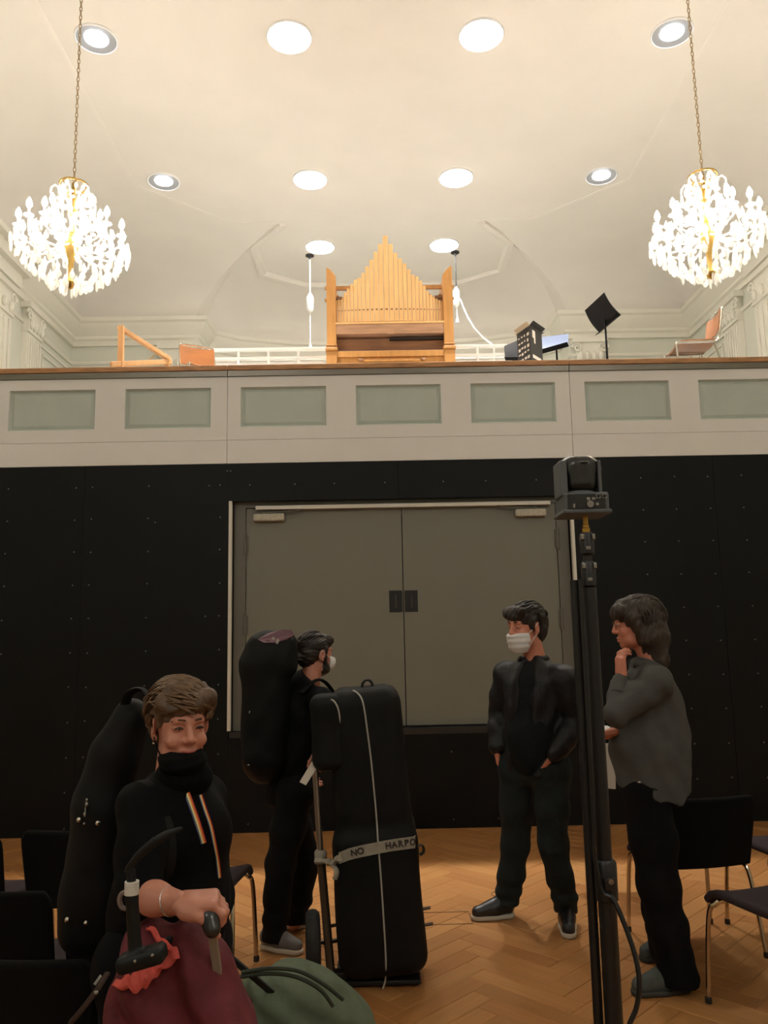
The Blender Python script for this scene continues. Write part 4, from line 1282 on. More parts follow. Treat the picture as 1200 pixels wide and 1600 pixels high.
for (ch, px, py) in (('N', 548, 1334), ('O', 558, 1331), ('H', 602, 1322.7), ('A', 612, 1321), ('R', 622, 1319.5), ('P', 632, 1318), ('O', 640.5, 1317)):
    a, b = hit(bvb, px, py, off=.003, fallback=3.98), hit(bvb, px + 7, py - 1.1, off=.003, fallback=3.98)
    tx_ = flat_text(ch, .040, M_INK, bl_, 'letter', a, b - a, (0, 0, 1))
mb = MB(); mb.tube(bez([atY(*q) for q in ((652, 1322, 3.95), (660, 1321, 3.97), (662, 1330, 3.98), (656, 1336, 3.98))], 4), .009, 6, flat=.5); mb.build('buckle_tail', M_DARK, hroot)
# cart
cart = thing('luggage_cart', 'two-wheeled silver cart carrying the harp case', 'cart', (hc0.x - .2, HCY + .1, 0))
pY = 4.06
top = atY(492, 1197, pY); mid = atY(501, 1338, pY); low = atY(517, 1525, pY)
low.z = .06
mb = MB(); mb.tube([top, mid], .0155, 10); mb.build('upper_pole', M_POLE, cart, smooth=True)
mb = MB(); mb.tube([mid, low], .021, 10); mb.build('lower_pole', M_POLE2, cart, smooth=True)
mb = MB(); mb.lathe([(.026, -.03), (.03, -.02), (.03, .02), (.024, .03)], mid, 10); mb.build('clamp', M_WEB, cart, smooth=True)
kn = bez([mid + Vector((-.02, -.03, -.01)), atY(512, 1346, 4.0), atY(520, 1350, 3.99), atY(527, 1343, 3.965), atY(532, 1340, 3.94)], 5)
mb = MB(); mb.tube(kn, [.02 + .006 * math.sin(i * 1.3) for i in range(len(kn))], 7, flat=.7); mb.tube(bez([atY(520, 1350, 3.98), atY(526, 1362, 3.95), atY(523, 1374, 3.95)], 4), .014, 6, flat=.4); mb.build('strap_knot', M_WEB, cart, smooth=True)
mb = MB(); mb.tube(bez([top + Vector((0, 0, -.01)), top + Vector((.0, .02, .05)), top + Vector((.02, .2, .07)), top + Vector((.03, .3, .05))], 4), .016, 8); mb.build('handle', M_DARK, cart, smooth=True)
wc = atY(489, 1476, 4.16); wc.z = .15
def wheel(c, name):
    mb = MB()
    prof = [(.105, -.03), (.135, -.033), (.148, -.02), (.152, 0), (.148, .02), (.135, .033), (.105, .03), (.100, 0), (.105, -.03)]
    mb.lathe(prof, c, 24, (1, .12, 0)); mb.f = mb.f[:-2]
    w_ = mb.build(name, M_TYRE, cart, smooth=True)
    mb = MB(); mb.lathe([(.0, -.025), (.03, -.025), (.104, -.008), (.104, .008), (.03, .025), (0, .025)], c, 20, (1, .12, 0)); mb.build('hub', M_DARK, w_, smooth=True)
wheel(wc, 'wheel'); wheel(wc + Vector((.36, .10, 0)), 'wheel')
mb = MB(); mb.tube([wc, wc + Vector((.36, .10, 0))], .01, 8); mb.build('axle', M_POLE2, cart)
for py in (1449, 1474):
    a = atY(505, py, 4.10); b = atY(672 if py < 1460 else 676, py - 31, 4.30)
    mb = MB(); mb.tube([a, b], .008, 6); mb.build('cross_rod', M_POLE2, cart)
mb = MB(); mb.cbox((hc0.x - .03, HCY + .02, .022), (.40, .26, .022), .006); mb.cbox((low.x + .03, low.y + .0, .04), (.1, .06, .05), .008); mb.build('base_plate', M_DARK, cart)
# paper tag tied to the handle
tg = [atY(*q) for q in ((487, 1190, 4.0), (497, 1197, 4.0), (478, 1227, 3.98), (468, 1222, 3.98))]
mb = MB(); mb.poly(tg, (0, .002, 0)); tag(mb.build('luggage_tag', mat('tag_paper', (212, 204, 190), rough=.7)), 'pale luggage tag dangling from the cart handle', 'tag')

# ================================================================== CAMERA STAND WITH PTZ CAMERA
SY = 2.32
px_top = atY(912, 815, SY)
SX = (px_top.x + atY(962, 1590, SY).x) / 2
M_STANDB = mat('light_stand_black', (24, 24, 25), rough=.38, spec=.5)
M_STEEL = mat('clamp_steel', (150, 148, 144), rough=.25, metal=.9)
M_BRASS2 = mat('spigot_brass', (196, 154, 74), rough=.3, metal=.9)
st = thing('camera_stand', 'tall black stand with clamp collars carrying a robotic camera', 'stand', (SX, SY, 0))
def sz(py): return atY(935, py, SY).z
mb = MB(); mb.tube([(SX, SY, .10), (SX, SY, sz(1395))], .0245, 16); mb.build('lower_tube', M_STANDB, st, smooth=True)
mb = MB(); mb.tube([(SX, SY, sz(1395)), (SX, SY, sz(918))], .0205, 16); mb.build('upper_tube', M_STANDB, st, smooth=True)
mb = MB(); mb.tube([(SX - .034, SY + .03, .3), (SX - .034, SY + .03, sz(905))], .014, 12); mb.build('side_rod', M_STANDB, st, smooth=True)
mb = MB(); zc = sz(1375); mb.lathe([(.025, -.055), (.031, -.05), (.031, .045), (.025, .055)], (SX, SY, zc), 16); mb.cbox((SX, SY - .034, zc), (.03, .02, .03), .004)
cl = mb.build('collar', M_STANDB, st, smooth=True)
mb = MB(); mb.tube([(SX, SY - .04, zc + .01), (SX, SY - .055, zc + .01)], .008, 8); mb.build('screw', M_STEEL, cl)
for (p0, p1) in ((918, 877), (868, 832)):
    z0, z1 = sz(p0), sz(p1)
    mb = MB(); mb.lathe([(.014, z0), (.021, z0 + .006), (.021, z1 - .012), (.016, z1)], (SX, SY, 0), 14)
    cl = mb.build('clamp', M_STANDB, st, smooth=True)
    mb = MB()
    for s in (-1, 1): mb = MB(); mb.cbox((SX + s * .016, SY - .012, z1 - .014), (.01, .022, .018), .003); mb.build('wing', M_STEEL, cl)
    mb = MB(); mb.cbox((SX - .002, SY - .0225, (z0 * .7 + z1 * .3)), (.014, .004, .01), .001); mb.build('bolt', M_STEEL, cl)
mb = MB(); mb.tube([(SX, SY, sz(880)), (SX, SY, sz(862))], .012, 10); mb.build('neck', M_STANDB, st, smooth=True)
mb = MB(); z0, z1 = sz(836), sz(803); mb.lathe([(.012, z0), (.012, z0 + .02), (.0095, z0 + .022), (.0095, z0 + .03), (.0075, z0 + .032), (.0075, z0 + .055), (.0095, z0 + .057), (.0095, z1)], (SX, SY, 0), 10); mb.build('spigot', M_BRASS2, st, smooth=True)
for k in range(3):
    a = math.radians(95 + 120 * k)
    mb = MB(); mb.bar((SX, SY, .30), (SX + .42 * math.cos(a), SY + .42 * math.sin(a), .03), .03, .014); mb.ball((SX + .42 * math.cos(a), SY + .42 * math.sin(a), .022), .022, 8, 6); mb.build('leg', M_STANDB, st)
# camera
M_PTZ = mat('ptz_grey', (82, 86, 88), rough=.45, noise=.08, nscale=20)
M_PTZD = mat('ptz_dark', (20, 21, 23), rough=.28, coat=.3)
pz = thing('ptz_camera', 'grey robotic camera on top of the black stand, its sockets facing us', 'camera', (SX, SY, sz(806)))
def PX(p): return atY(p, 760, SY - .06).x
x0, x1 = PX(881), PX(950); zb, zt2 = sz(806), sz(774)
R5 = Matrix.Rotation(math.radians(6), 3, 'Z')
cxx = (x0 + x1) / 2
mb = MB(); mb.cbox((cxx, SY, (zb + zt2) / 2), (x1 - x0, .13, zt2 - zb), .006); mb.cbox((cxx, SY, zb + .005), (x1 - x0 + .012, .14, .012), .004); mb.build('base', M_PTZ, pz)
mb = MB(); mb.span(x0 + .008, x1 - .012, SY - .0675, SY - .064, zb + .012, zt2 - .006); pn = mb.build('rear_panel', M_PTZD, pz)
mb = MB()
for (px, py, w_, h_) in ((932.5, 781, .013, .013), (942, 781, .013, .013), (917, 785, .010, .008), (925, 784.5, .010, .007), (894, 795, .006, .012)):
    mb.span(PX(px) - w_ / 2, PX(px) + w_ / 2, SY - .070, SY - .0676, sz(py) - h_ / 2, sz(py) + h_ / 2)
mb.build('sockets', M_STEEL, pn)
mb = MB()
for px in (932.5, 942): mb.lathe([(.0, .0), (.0048, 0), (.0048, .003), (0, .003)], (PX(px), SY - .070, sz(781)), 10, (0, -1, 0))
mb.build('socket_holes', M_DARK, pn)
mb = MB(); mb.lathe([(0, .006), (.010, .006), (.0115, 0)], (PX(919), SY - .0676, sz(793)), 14, (0, -1, 0)); mb.lathe([(0, .004), (.005, .004), (.006, 0)], (PX(930), SY - .0676, sz(793)), 10, (0, -1, 0)); mb.build('dial', M_STEEL, pn)
zy = sz(724)
for (a, b) in ((878, 890), (938.5, 944)):
    xa, xb = PX(a), PX(b)
    mb = MB(); mb.cbox(((xa + xb) / 2, SY + .0, (zt2 + zy) / 2 - .003), (xb - xa, .085, zy - zt2 + .01), .004); mb.build('yoke_arm', M_PTZ, pz)
mb = MB(); mb.lathe([(.0, zt2), (.05, zt2), (.047, zt2 + .008), (0, zt2 + .009)], ((PX(884) + PX(941)) / 2, SY, 0), 20); mb.build('turntable', M_PTZ, pz, smooth=True)
S = Sdf((cxx - .12, SY - .12, zt2 - .02), (cxx + .12, SY + .15, zt2 + .2), .004)
hx = (PX(891) + PX(938)) / 2; hw_ = (PX(938) - PX(891)) / 2
S.rbox((hx, SY, (zt2 + zy) / 2 + .010), (hw_, .05, (zy - zt2) / 2 + .008), .03)
S.cone((hx - hw_ + .012, SY, zy - .018), (hx + hw_ - .012, SY, zy - .018), .034, .034, .02)
hd = soft('camera_head', S, M_PTZD, pz, 1)
mb = MB(); mb.lathe([(.022, 0), (.03, .01), (.03, .045), (.026, .05), (0, .048)], (hx, SY + .045, (zt2 + zy) / 2 + .015), 18, (0, 1, 0)); mb.build('lens_barrel', M_PTZD, hd, smooth=True)
mb = MB(); mb.cbox((hx + .004, SY - .056, zy - .006), (.022, .006, .004), .001); mb.build('badge', M_PTZ, hd)
# cable
cb = bez([(SX - .03, SY - .02, sz(905)), (SX - .03, SY - .028, sz(1100)), (SX - .034, SY - .03, sz(1290)), (SX - .036, SY - .03, sz(1330)), (SX - .02, SY - .035, sz(1385)), atY(958, 1405, SY - .05), atY(978, 1450, SY - .07), atY(994, 1500, SY - .09), atY(999, 1540, SY - .1), atY(994, 1575, SY - .1), atY(983, 1602, SY - .1), atY(970, 1650, SY - .08), Vector((SX - .02, SY - .1, .35)), Vector((SX + .1, SY - .25, .012)), Vector((SX + .4, SY - .5, .012)), Vector((SX + 1.0, SY - .6, .012))], 6)
mb = MB(); mb.tube(cb, .0068, 7); tag(mb.build('cable', M_STANDB, smooth=True), 'black cable looping down from the camera stand', 'cable')

# ================================================================== LECTERN BETWEEN THE TWO MEN
LY = 5.25
a, b = atY(903, 1148, LY), atY(968, 1146, LY)
lt = thing('lectern', 'slim dark lectern with pale top between the two standing men', 'lectern', ((a.x + b.x) / 2, LY + .15, 0))
mb = MB(); mb.cbox(((a.x + b.x) / 2, LY + .17, a.z), (b.x - a.x + .05, .36, .022), .005); mb.build('top', mat('lectern_top', (160, 156, 148), rough=.45), lt)
mb = MB(); mb.cbox(((a.x + b.x) / 2, LY + .17, a.z - .05), (b.x - a.x, .32, .055), .006); mb.build('shelf_box', M_STAND, lt)
cX = atY(948, 1385, LY + .1).x
mb = MB(); mb.tube([(cX, LY + .10, .02), (cX, LY + .10, a.z - .07)], .022, 12); mb.build('column', M_STAND, lt, smooth=True)
mb = MB(); mb.lathe([(.055, 0), (.055, .012), (.02, .025)], (cX, LY + .10, 0), 14); mb.build('foot', M_STAND, lt)
q = [atY(*v) for v in ((942, 1162, LY - .02), (962, 1160, LY - .02), (962, 1233, LY - .015), (950, 1232, LY - .015))]
mb = MB(); mb.poly(q, (0, .003, 0)); mb.build('hanging_sheet', mat('paper_white', (205, 202, 194), rough=.8), lt)

# ================================================================== LUGGAGE IN FRONT
M_RED = mat('red_canvas', (98, 27, 36), rough=.75, noise=.18, nscale=18, bump=.3, bscale=22)
M_CORAL = mat('coral_lining', (206, 84, 74), rough=.7, noise=.1, nscale=20, bump=.3, bscale=40)
RBY = 2.06
rb = thing('trolley_bag', 'dark red trolley bag with coral lining held by the smiling woman', 'bag', (atY(275, 1500, RBY).x, RBY, 0))
S = Sdf((-.95, 1.7, .02), (-.2, 2.4, 1.1), .012)
P = lambda x, y, Y: np.array(atY(x, y, Y))
bc = atY(278, 1560, RBY)
S.rbox((bc.x + .012, RBY + .03, .40), (.140, .125, .36), .08, k=.0)
S.cone(P(222, 1535, RBY), P(250, 1486, RBY), .075, .066, .05); S.cone(P(252, 1486, RBY), P(312, 1500, RBY + .03), .066, .064, .05)
S.cone(P(330, 1510, RBY), P(356, 1600, RBY), .04, .055, .05); S.cone(P(212, 1550, RBY), P(206, 1640, RBY), .05, .055, .05)
S.ell((bc.x + .01, RBY + .02, .77), (.135, .12, .15), k=.06)
S.cone(P(345, 1590, RBY - .05), P(362, 1640, RBY - .05), .045, .06, .04)
S.warp(lambda x, y, z: .013 * np.sin((x * .8 + z * .30) * 52 + 3 * np.sin(z * 9)) + .006 * np.sin(x * 83 + z * 26))
rbo = soft('bag_body', S, M_RED, rb, 1)
bvr = bvh_of(rbo)
po = [(176, 1540), (200, 1546), (220, 1548), (238, 1532), (256, 1513), (281, 1496), (273, 1480), (251, 1464), (236, 1444)]
pi_ = [(181, 1533), (196, 1526), (212, 1518), (232, 1511), (248, 1504), (262, 1493), (262, 1484), (246, 1469), (229, 1446)]
po = bez([hit(bvr, *q, off=.03, fallback=RBY - .05) for i, q in enumerate(po)], 4); pi_ = bez([hit(bvr, *q, off=.012, fallback=RBY - .03) for i, q in enumerate(pi_)], 4)
def cor(u, v):
    f = u * (len(po) - 1); i = min(int(f), len(po) - 2); t = f - i
    p = pi_[i].lerp(pi_[i + 1], t).lerp(po[i].lerp(po[i + 1], t), v)
    return p + Vector((0, -.012 * math.sin(v * math.pi) - .004 * math.sin(u * 40), .004 * math.sin(u * 55)))
sheet(cor, 60, 5, .004, 'lining', M_CORAL, rb)
# trolley handle
g0, g1 = atY(322, 1414, 1.98), atY(332, 1452, 1.95)
S = Sdf((g0.x - .1, 1.8, g1.z - .08), (g1.x + .1, 2.15, g0.z + .08), .004)
S.cone(g0, g1, .0155, .019, .0); S.cone((g0 + g1) / 2, (g0 + g1) / 2 + Vector((-.012, .11, .0)), .022, .016, .015)
soft('handle_grip', S, mat('grip_black', (30, 30, 31), rough=.3, coat=.3), rb, 1)
M_ROD = mat('rod_grey', (150, 142, 128), rough=.5, metal=.3)
mb = MB(); r0, r1 = atY(331, 1450, 1.97), atY(341, 1535, 2.0)
mb.bar(r0, r1 + Vector((.0, .10, -.16)), .020, .014, up=(0, 1, 0), bevel=.003); mb.build('handle_rod', M_ROD, rb)
for s in (-.12, .12):
    mb = MB(); mb.lathe([(.0, -.018), (.04, -.018), (.045, -.01), (.045, .01), (.04, .018), (0, .018)], (bc.x + s, RBY + .13, .046), 16, (1, 0, 0)); mb.build('wheel', M_TYRE, rb, smooth=True)

# black stand with curved arm and white tape
BY = 1.86
bs = thing('folded_stand', 'black stand part with long curved arm and white tape band in front of the woman', 'stand', (atY(206, 1500, BY).x, BY, 0))
def bp(x, y, d=0): return atY(x, y, BY + d)
S = Sdf((bp(180, 1500).x - .08, BY - .1, .80), (bp(300, 1300).x + .06, BY + .12, 1.24), .0045)
S.cone(bp(211, 1480), bp(206, 1402), .0150, .0140, .01); S.cone(bp(206, 1402), bp(205, 1362), .0125, .0095, .006)
S.rbox(bp(222, 1497), (.052, .028, .018), .012, np.array(Matrix.Rotation(math.radians(-14), 3, 'Y')), k=.012)
ar = bez([bp(197, 1361), bp(214, 1340, -.01), bp(238, 1318, -.015), bp(262, 1303, -.01), bp(284, 1295, 0)], 5)
S.chain(ar, [.0045 + .004 * math.sin(math.pi * min(1, i / (len(ar) - 1) * 1.1)) for i in range(len(ar))], .004, squash=(0, 1, 0), s=.6)
soft('body', S, mat('stand_matte', (18, 20, 19), rough=.5, spec=.3), bs, 1)
mb = MB(); mb.lathe([(.0148, -.014), (.0158, -.013), (.0158, .013), (.0148, .014)], bp(206, 1387), 12); mb.build('tape_band', mat('tape_white', (205, 203, 194), rough=.6, noise=.08, nscale=90), bs)
hk = bez([bp(200, 1393), bp(191, 1396), bp(187, 1406), bp(190, 1417), bp(198, 1420)], 5)
mb = MB(); mb.tube(hk, .0055, 7); mb.build('hook', mat('hook_grey', (120, 108, 104), rough=.35, metal=.3), bs, smooth=True)
mb = MB()
for q in ((211, 1502), (238, 1493)): mb.ball(bp(*q, -.03), .004, 8, 6)
mb.build('rivets', M_STEEL, bs)
q_ = bp(218, 1500)
mb = MB(); mb.tube([q_, (q_.x + .03, BY + .19, q_.z - .02), (q_.x + .05, BY + .21, q_.z - .06), (q_.x + .05, BY + .21, .02)], .010, 8); mb.build('lower_pole', M_STAND, bs)

# grey shoulder bag with brown strap
gb = thing('shoulder_bag', 'grey shoulder bag with brown strap and metal clasps at the bottom left', 'bag', (atY(170, 1600, 1.80).x, 1.80, 0))
S = Sdf((-.95, 1.55, -.05), (-.4, 2.0, .85), .01)
q = atY(168, 1600, 1.80)
S.rbox((q.x - .005, 1.81, .368), (.058, .055, .362), .03, np.array(Matrix.Rotation(math.radians(5), 3, 'Y')))
soft('body', S, mat('bag_grey', (92, 88, 88), rough=.85, noise=.15, nscale=60), gb, 1)
sp = bez([atY(*v) for v in ((168, 1520, 1.80), (156, 1540, 1.77), (140, 1562, 1.75), (122, 1585, 1.74), (108, 1603, 1.74), (100, 1640, 1.75), (130, 1690, 1.77))], 5)
mb = MB(); mb.tube(sp, .0065, 6, flat=.5); mb.build('strap', mat('leather_brown', (52, 34, 25), rough=.6, spec=.2), gb, smooth=True)
mb = MB(); mb.tube([atY(158, 1524, 1.765), atY(148, 1539, 1.755)], .0035, 6); mb.ball(atY(150, 1551, 1.75), .005, 8, 6); mb.build('clasp', M_STEEL, gb)

# green wheeled rucksack
M_OLIVE = mat('olive_canvas', (84, 96, 76), rough=.8, noise=.15, nscale=14, bump=.25, bscale=18)
GY = 3.12
gr = thing('rolling_rucksack', 'olive green wheeled rucksack lying on the floor by the harp cart', 'bag', (atY(470, 1600, GY).x, GY, 0))
gx = lambda px: atY(px, 1560, GY).x
S = Sdf((gx(350) - .1, GY - .4, .0), (gx(590) + .12, GY + .4, .62), .011)
S.ell((gx(462), GY, .22), (.235, .24, .235), k=.0); S.ell((gx(420), GY, .20), (.17, .22, .22), k=.06); S.ell((gx(520), GY - .02, .15), (.175, .22, .20), k=.08)
S.rbox((gx(470), GY, .10), (.25, .22, .095), .06, k=.06)
S.warp(lambda x, y, z: .006 * np.sin(x * 26 + z * 30) * np.sin(y * 14) + .006 * np.sin((z * 2.1 + x) * 42))
soft('bag_body', S, M_OLIVE, gr, 3)
mbp = MB()
for pts in (((378, 1520), (420, 1513), (466, 1517), (505, 1537), (536, 1562)), ((372, 1527), (418, 1521), (462, 1526), (500, 1546), (520, 1572))):
    cv = bez([atY(*q, GY - .17 - .03 * math.sin(i / 4 * math.pi)) for i, q in enumerate(pts)], 5)
    mbp.tube(cv, .007, 6)
mbp.build('zip_welt', mat('olive_dark', (52, 60, 47), rough=.7), gr, smooth=True)
mb = MB(); mb.cbox(atY(345, 1487, 3.0), (.085, .04, .035), .012); mb.build('handle_grip', M_DARK, gr)
for (p0, p1) in (((353, 1490), (412, 1540)), ((340, 1512), (396, 1572))):
    mb = MB(); a, b = atY(*p0, 3.0), atY(*p1, 3.0); mb.bar(a, b + (b - a) * .25, .022, .012, up=(0, 1, 0), bevel=.003); mb.build('handle_bar', M_DARK, gr)
mb = MB(); mb.bar(atY(346, 1487, 3.0), atY(340, 1512, 3.0), .02, .012, up=(0, 1, 0)); mb.build('handle_yoke', M_DARK, gr)
# ================================================================== PEOPLE
M_SKIN = mat('skin', (192, 130, 108), rough=.5, noise=.06, nscale=30)
M_SKIN2 = mat('skin_ruddy', (200, 130, 106), rough=.5, noise=.06, nscale=30)
M_LIP = mat('lips', (168, 84, 80), rough=.45)
M_EYE = mat('eye_white', (176, 164, 154), rough=.25)
M_IRIS = mat('iris', (52, 44, 34), rough=.2)
M_BROW = mat('brow', (62, 44, 32), rough=.8)

def V3(*q): return np.array(atY(*q))
def unit(v):
    v = np.array(v, float); return v / np.linalg.norm(v)
def frame(f, up=(0, 0, 1), roll=0.0):
    """columns: right, forward, up"""
    f = unit(f); r = unit(np.cross(f, up)); u = np.cross(r, f)
    if roll:
        c, s = math.cos(roll), math.sin(roll); r, u = r * c + u * s, u * c - r * s
    return np.stack([r, f, u], 1)
class Head:
    def __init__(self, c, f, s=1.0, roll=0.0):
        self.c = np.array(c, float); self.R = frame(f, roll=roll); self.s = s
    def w(self, p): return self.c + self.R @ (np.array(p, float) * self.s)
    def xf(self, vq): return self.c + (vq[0] * self.s) @ self.R.T, vq[1]
    def grid(self, h=.0042): return Sdf((-.15, -.19, -.27), (.15, .19, .22), h)
    def skin(self, neck=(0, -.03, -.22), smile=False, jaw=1.0):
        S = self.grid(.004)
        S.ell((0, -.012, .035), (.075, .096, .083), k=0)
        S.ell((0, .030, -.030), (.060 * jaw, .058, .083), k=.03)
        S.ell((0, .030, -.072), (.050 * jaw, .050, .040), k=.02)
        S.ell((0, .066, -.098), (.020, .018, .016), k=.02)
        for s in (-1, 1):
            S.ell((s * .036, .060, -.030), (.022, .022, .024), k=.015)
            S.ell((s * .040, .030, -.075), (.020 * jaw, .030, .024), k=.02)
        S.cone((-.036, .078, .026), (.036, .078, .026), .012, .012, .014)
        for s in (-1, 1): S.ell((s * .031, .095, .006), (.018, .014, .012), k=.010, op='sub')
        for s in (-1, 1):
            S.ell((s * .031, .074, .005), (.0165, .0125, .0115), k=.004)
        S.cone((0, .085, .018), (0, .103, -.026), .0085, .0125, .008)
        for s in (-1, 1): S.ell((s * .013, .093, -.031), (.009, .011, .0085), k=.006)
        S.ell((0, .085, -.060), (.024, .012, .008), k=.006); S.ell((0, .083, -.073), (.021, .012, .0085), k=.006)
        S.cone((-.020, .097, -.0665), (.020, .097, -.0665), .0025, .0025, .003, op='sub')
        if smile:
            for s in (-1, 1): S.ell((s * .040, .066, -.034), (.021, .018, .016), k=.012)
        for s in (-1, 1):
            Re = np.array(Matrix.Rotation(s * -.35, 3, 'Z')) @ np.array(Matrix.Rotation(-.18, 3, 'X'))
            S.ell((s * .078, -.006, -.004), (.008, .020, .033), Re, k=.006)
            S.ell((s * .084, -.001, .0), (.006, .010, .018), Re, k=.004, op='sub')
            S.ell((s * .075, .0, -.032), (.007, .010, .010), k=.005)
        n = np.array(neck, float)
        S.cone((0, -.022, -.06), n, .052, .058, .025)
        return self.xf(S.mesh())
    def eyes(self, root, look=(0, 1, 0), open_=.55):
        for s in (-1, 1):
            e = np.array([s * .031, .0765, .004])
            q = .0116 * self.s
            mb = MB(); mb.ball(self.w(e), (q, q, q * open_), 12, 8); mb.build('eye', M_EYE, root, smooth=True)
            mb = MB(); mb.ball(self.w(e + unit(np.array(look)) * .0068), (.0058 * self.s, .0058 * self.s, .0058 * self.s * min(1, open_ * 1.25)), 10, 6); mb.build('iris', M_IRIS, root, smooth=True)
    def brows(self, root, m, lift=0):
        for s in (-1, 1):
            pts = bez([self.w((s * .013, .0890, .0275 + lift)), self.w((s * .032, .0885, .031 + lift)), self.w((s * .052, .072, .024 + lift))], 4)
            mb = MB(); mb.tube(pts, [.0035 * self.s] * (len(pts) - 3) + [.003 * self.s, .0022 * self.s, .001 * self.s], 6); mb.build('eyebrow', m, root, smooth=True)
def strands(a, fx, fy, fz, ph=0):
    def fn(x, y, z):
        t = x * fx + y * fy + z * fz
        return a * (np.sin(t * 150 + 6 * np.sin(x * 21 + z * 17 + ph)) * .6 + .5 * np.sin(t * 330 + 5 * np.sin(y * 33 + ph))) + a * 1.2 * np.sin(x * 38 + ph) * np.sin(y * 31) * np.sin(z * 35 + 1)
    return fn

def tufts(H, c, r, specs, m, root, seed=1, lift=1.02):
    """locks of hair lying on an ellipsoid (centre c, radii r in head space): joined, too fine to count"""
    rnd = random.Random(seed); mb = MB(); c = np.array(c); r = np.array(r)
    for (n, region, flow, L, rad) in specs:
        k = 0; tries = 0
        while k < n and tries < n * 30:
            tries += 1
            u = unit([rnd.gauss(0, 1) for _ in range(3)])
            if not region(u): continue
            k += 1
            f = np.array(flow(u), float) + np.array([rnd.gauss(0, .12) for _ in range(3)])
            pts = []; steps = 7; lf = lift + rnd.uniform(-.01, .03)
            for i in range(steps):
                pts.append(Vector(H.w(c + r * u * (lf + .012 * math.sin(i * .9 + k)))))
                t = f - u * (f @ u); nt_ = np.linalg.norm(t)
                if nt_ < 1e-3: break
                u = unit(u + t / nt_ * L / steps)
            if len(pts) < 4: continue
            rr = [rad * H.s * (0.55 + .45 * math.sin(math.pi * min(1, (i + .6) / (len(pts) - .2)))) * (1 if i < len(pts) - 1 else .25) for i in range(len(pts))]
            mb.tube(pts, rr, 5, flat=.6)
    o = mb.build('hair_locks', m, root, smooth=True); o['kind'] = 'stuff'
    return o

def hand(S, wrist, d, n, thumb_side, curl=(.5, .7, .5), sc=1.0, thumb=(.6, .5, .3), spread=.08, k=.005):
    """hand skeleton added to Sdf S: d along the fingers, n = way the palm faces, thumb_side +1/-1 along n x d"""
    d = unit(d); n = np.array(n, float); n = unit(n - d * (n @ d)); s = np.cross(n, d) * thumb_side
    w = np.array(wrist, float)
    P = lambda a, b, c: w + (d * a + s * b + n * c) * sc
    S.cone(P(-.008, 0, 0), P(.02, 0, 0), .024 * sc, .026 * sc, .012, squash=n, s=.75)
    for b in (-.026, -.008, .010, .026):
        S.cone(P(.012, b * .75, 0), P(.088 - abs(b - .006) * .15, b, 0), .017 * sc, .0125 * sc, .010)
    S.ell(P(.035, .026, .012), np.array((.028, .02, .018)) * sc, np.stack([d, s, n], 1), k=.012)
    lens = ((.026, .072), (.009, .080), (-.009, .074), (-.026, .058))
    for i, (b, L) in enumerate(lens):
        p = P(.088 - abs(b - .006) * .2, b, 0); ang = 0
        r = (.0095, .0088, .0080, .0070)
        if i == 3: r = tuple(q * .88 for q in r)
        fwd = unit(d + s * spread * (1.5 - i) * .5)
        for j, fr in enumerate((.45, .31, .24)):
            ang += curl[j] * (1 + .06 * i)
            v = fwd * math.cos(ang) + n * math.sin(ang)
            q = p + v * L * fr * sc
            S.cone(p, q, r[j] * sc, r[j + 1] * sc, k if j else .006)
            p = q
    # thumb leaves the side of the palm near its base
    p = P(.022, .030, .008); v = unit(d * math.cos(thumb[0]) + s * math.sin(thumb[0]) + n * .25)
    q = p + v * .042 * sc; S.cone(p, q, .014 * sc, .0115 * sc, .010)
    v2 = unit(v + n * thumb[1] - s * thumb[2]); q2 = q + v2 * .034 * sc; S.cone(q, q2, .011 * sc, .0095 * sc, .005)
    v3 = unit(v2 + n * thumb[1] * .6 - s * thumb[2]); S.cone(q2, q2 + v3 * .024 * sc, .0095 * sc, .0075 * sc, .005)
    return S
def hand_vq(wrist, d, n, ts, **kw):
    w = np.array(wrist); S = Sdf(w - .21, w + .21, .0038)
    return hand(S, wrist, d, n, ts, **kw).mesh()

def shoe(root, heel, toe, m_up, m_sole, w=.048, hgt=.075, collar=None, laces=None):
    heel = np.array(heel, float); toe = np.array(toe, float); heel[2] = toe[2] = 0
    d = unit(toe - heel); s = np.array([d[1], -d[0], 0]); L = np.linalg.norm(toe - heel)
    P = lambda a, b, c: heel + d * a * L + s * b + np.array([0, 0, c])
    lo = np.minimum(heel, toe) - .12; hi = np.maximum(heel, toe) + .12; lo[2] = -.02; hi[2] = .22
    S = Sdf(lo, hi, .0065)
    S.cone(P(.14, 0, .055), P(.45, 0, .055), w * .78, w * .85, .03)
    S.cone(P(.45, 0, .050), P(.84, 0, .040), w * .9, w * .72, .03)
    S.cone(P(.18, 0, .07), P(.22, 0, .115), w * .78, w * .80, .03)
    S.cone(P(.30, 0, .095), P(.62, 0, .058), w * .5, w * .55, .03)
    S.cut((0, 0, .018), (0, 0, -1))
    u = soft('shoe', S, m_up, root, 1)
    S = Sdf(lo, hi, .006)
    S.cone(P(.15, 0, .012), P(.48, 0, .012), w * .86, w * .88, .02); S.cone(P(.48, 0, .012), P(.84, 0, .014), w * 1.0, w * .82, .02)
    S.cut((0, 0, .026), (0, 0, 1)); S.cut((0, 0, .0), (0, 0, -1))
    soft('sole', S, m_sole, u, 1)
    if laces is not None:
        mb = MB()
        for a in (.40, .48, .56, .64):
            z = .118 - (a - .3) * .17
            mb.tube(bez([P(a, -.026, z - .012), P(a + .01, 0, z + .006), P(a, .026, z - .012)], 3), .0032, 5)
        mb.tube(bez([P(.36, .0, .115), P(.40, .03, .135), P(.46, .035, .118), P(.38, .005, .112)], 4), .0024, 5)
        mb.build('laces', laces, u, smooth=True)
    return u
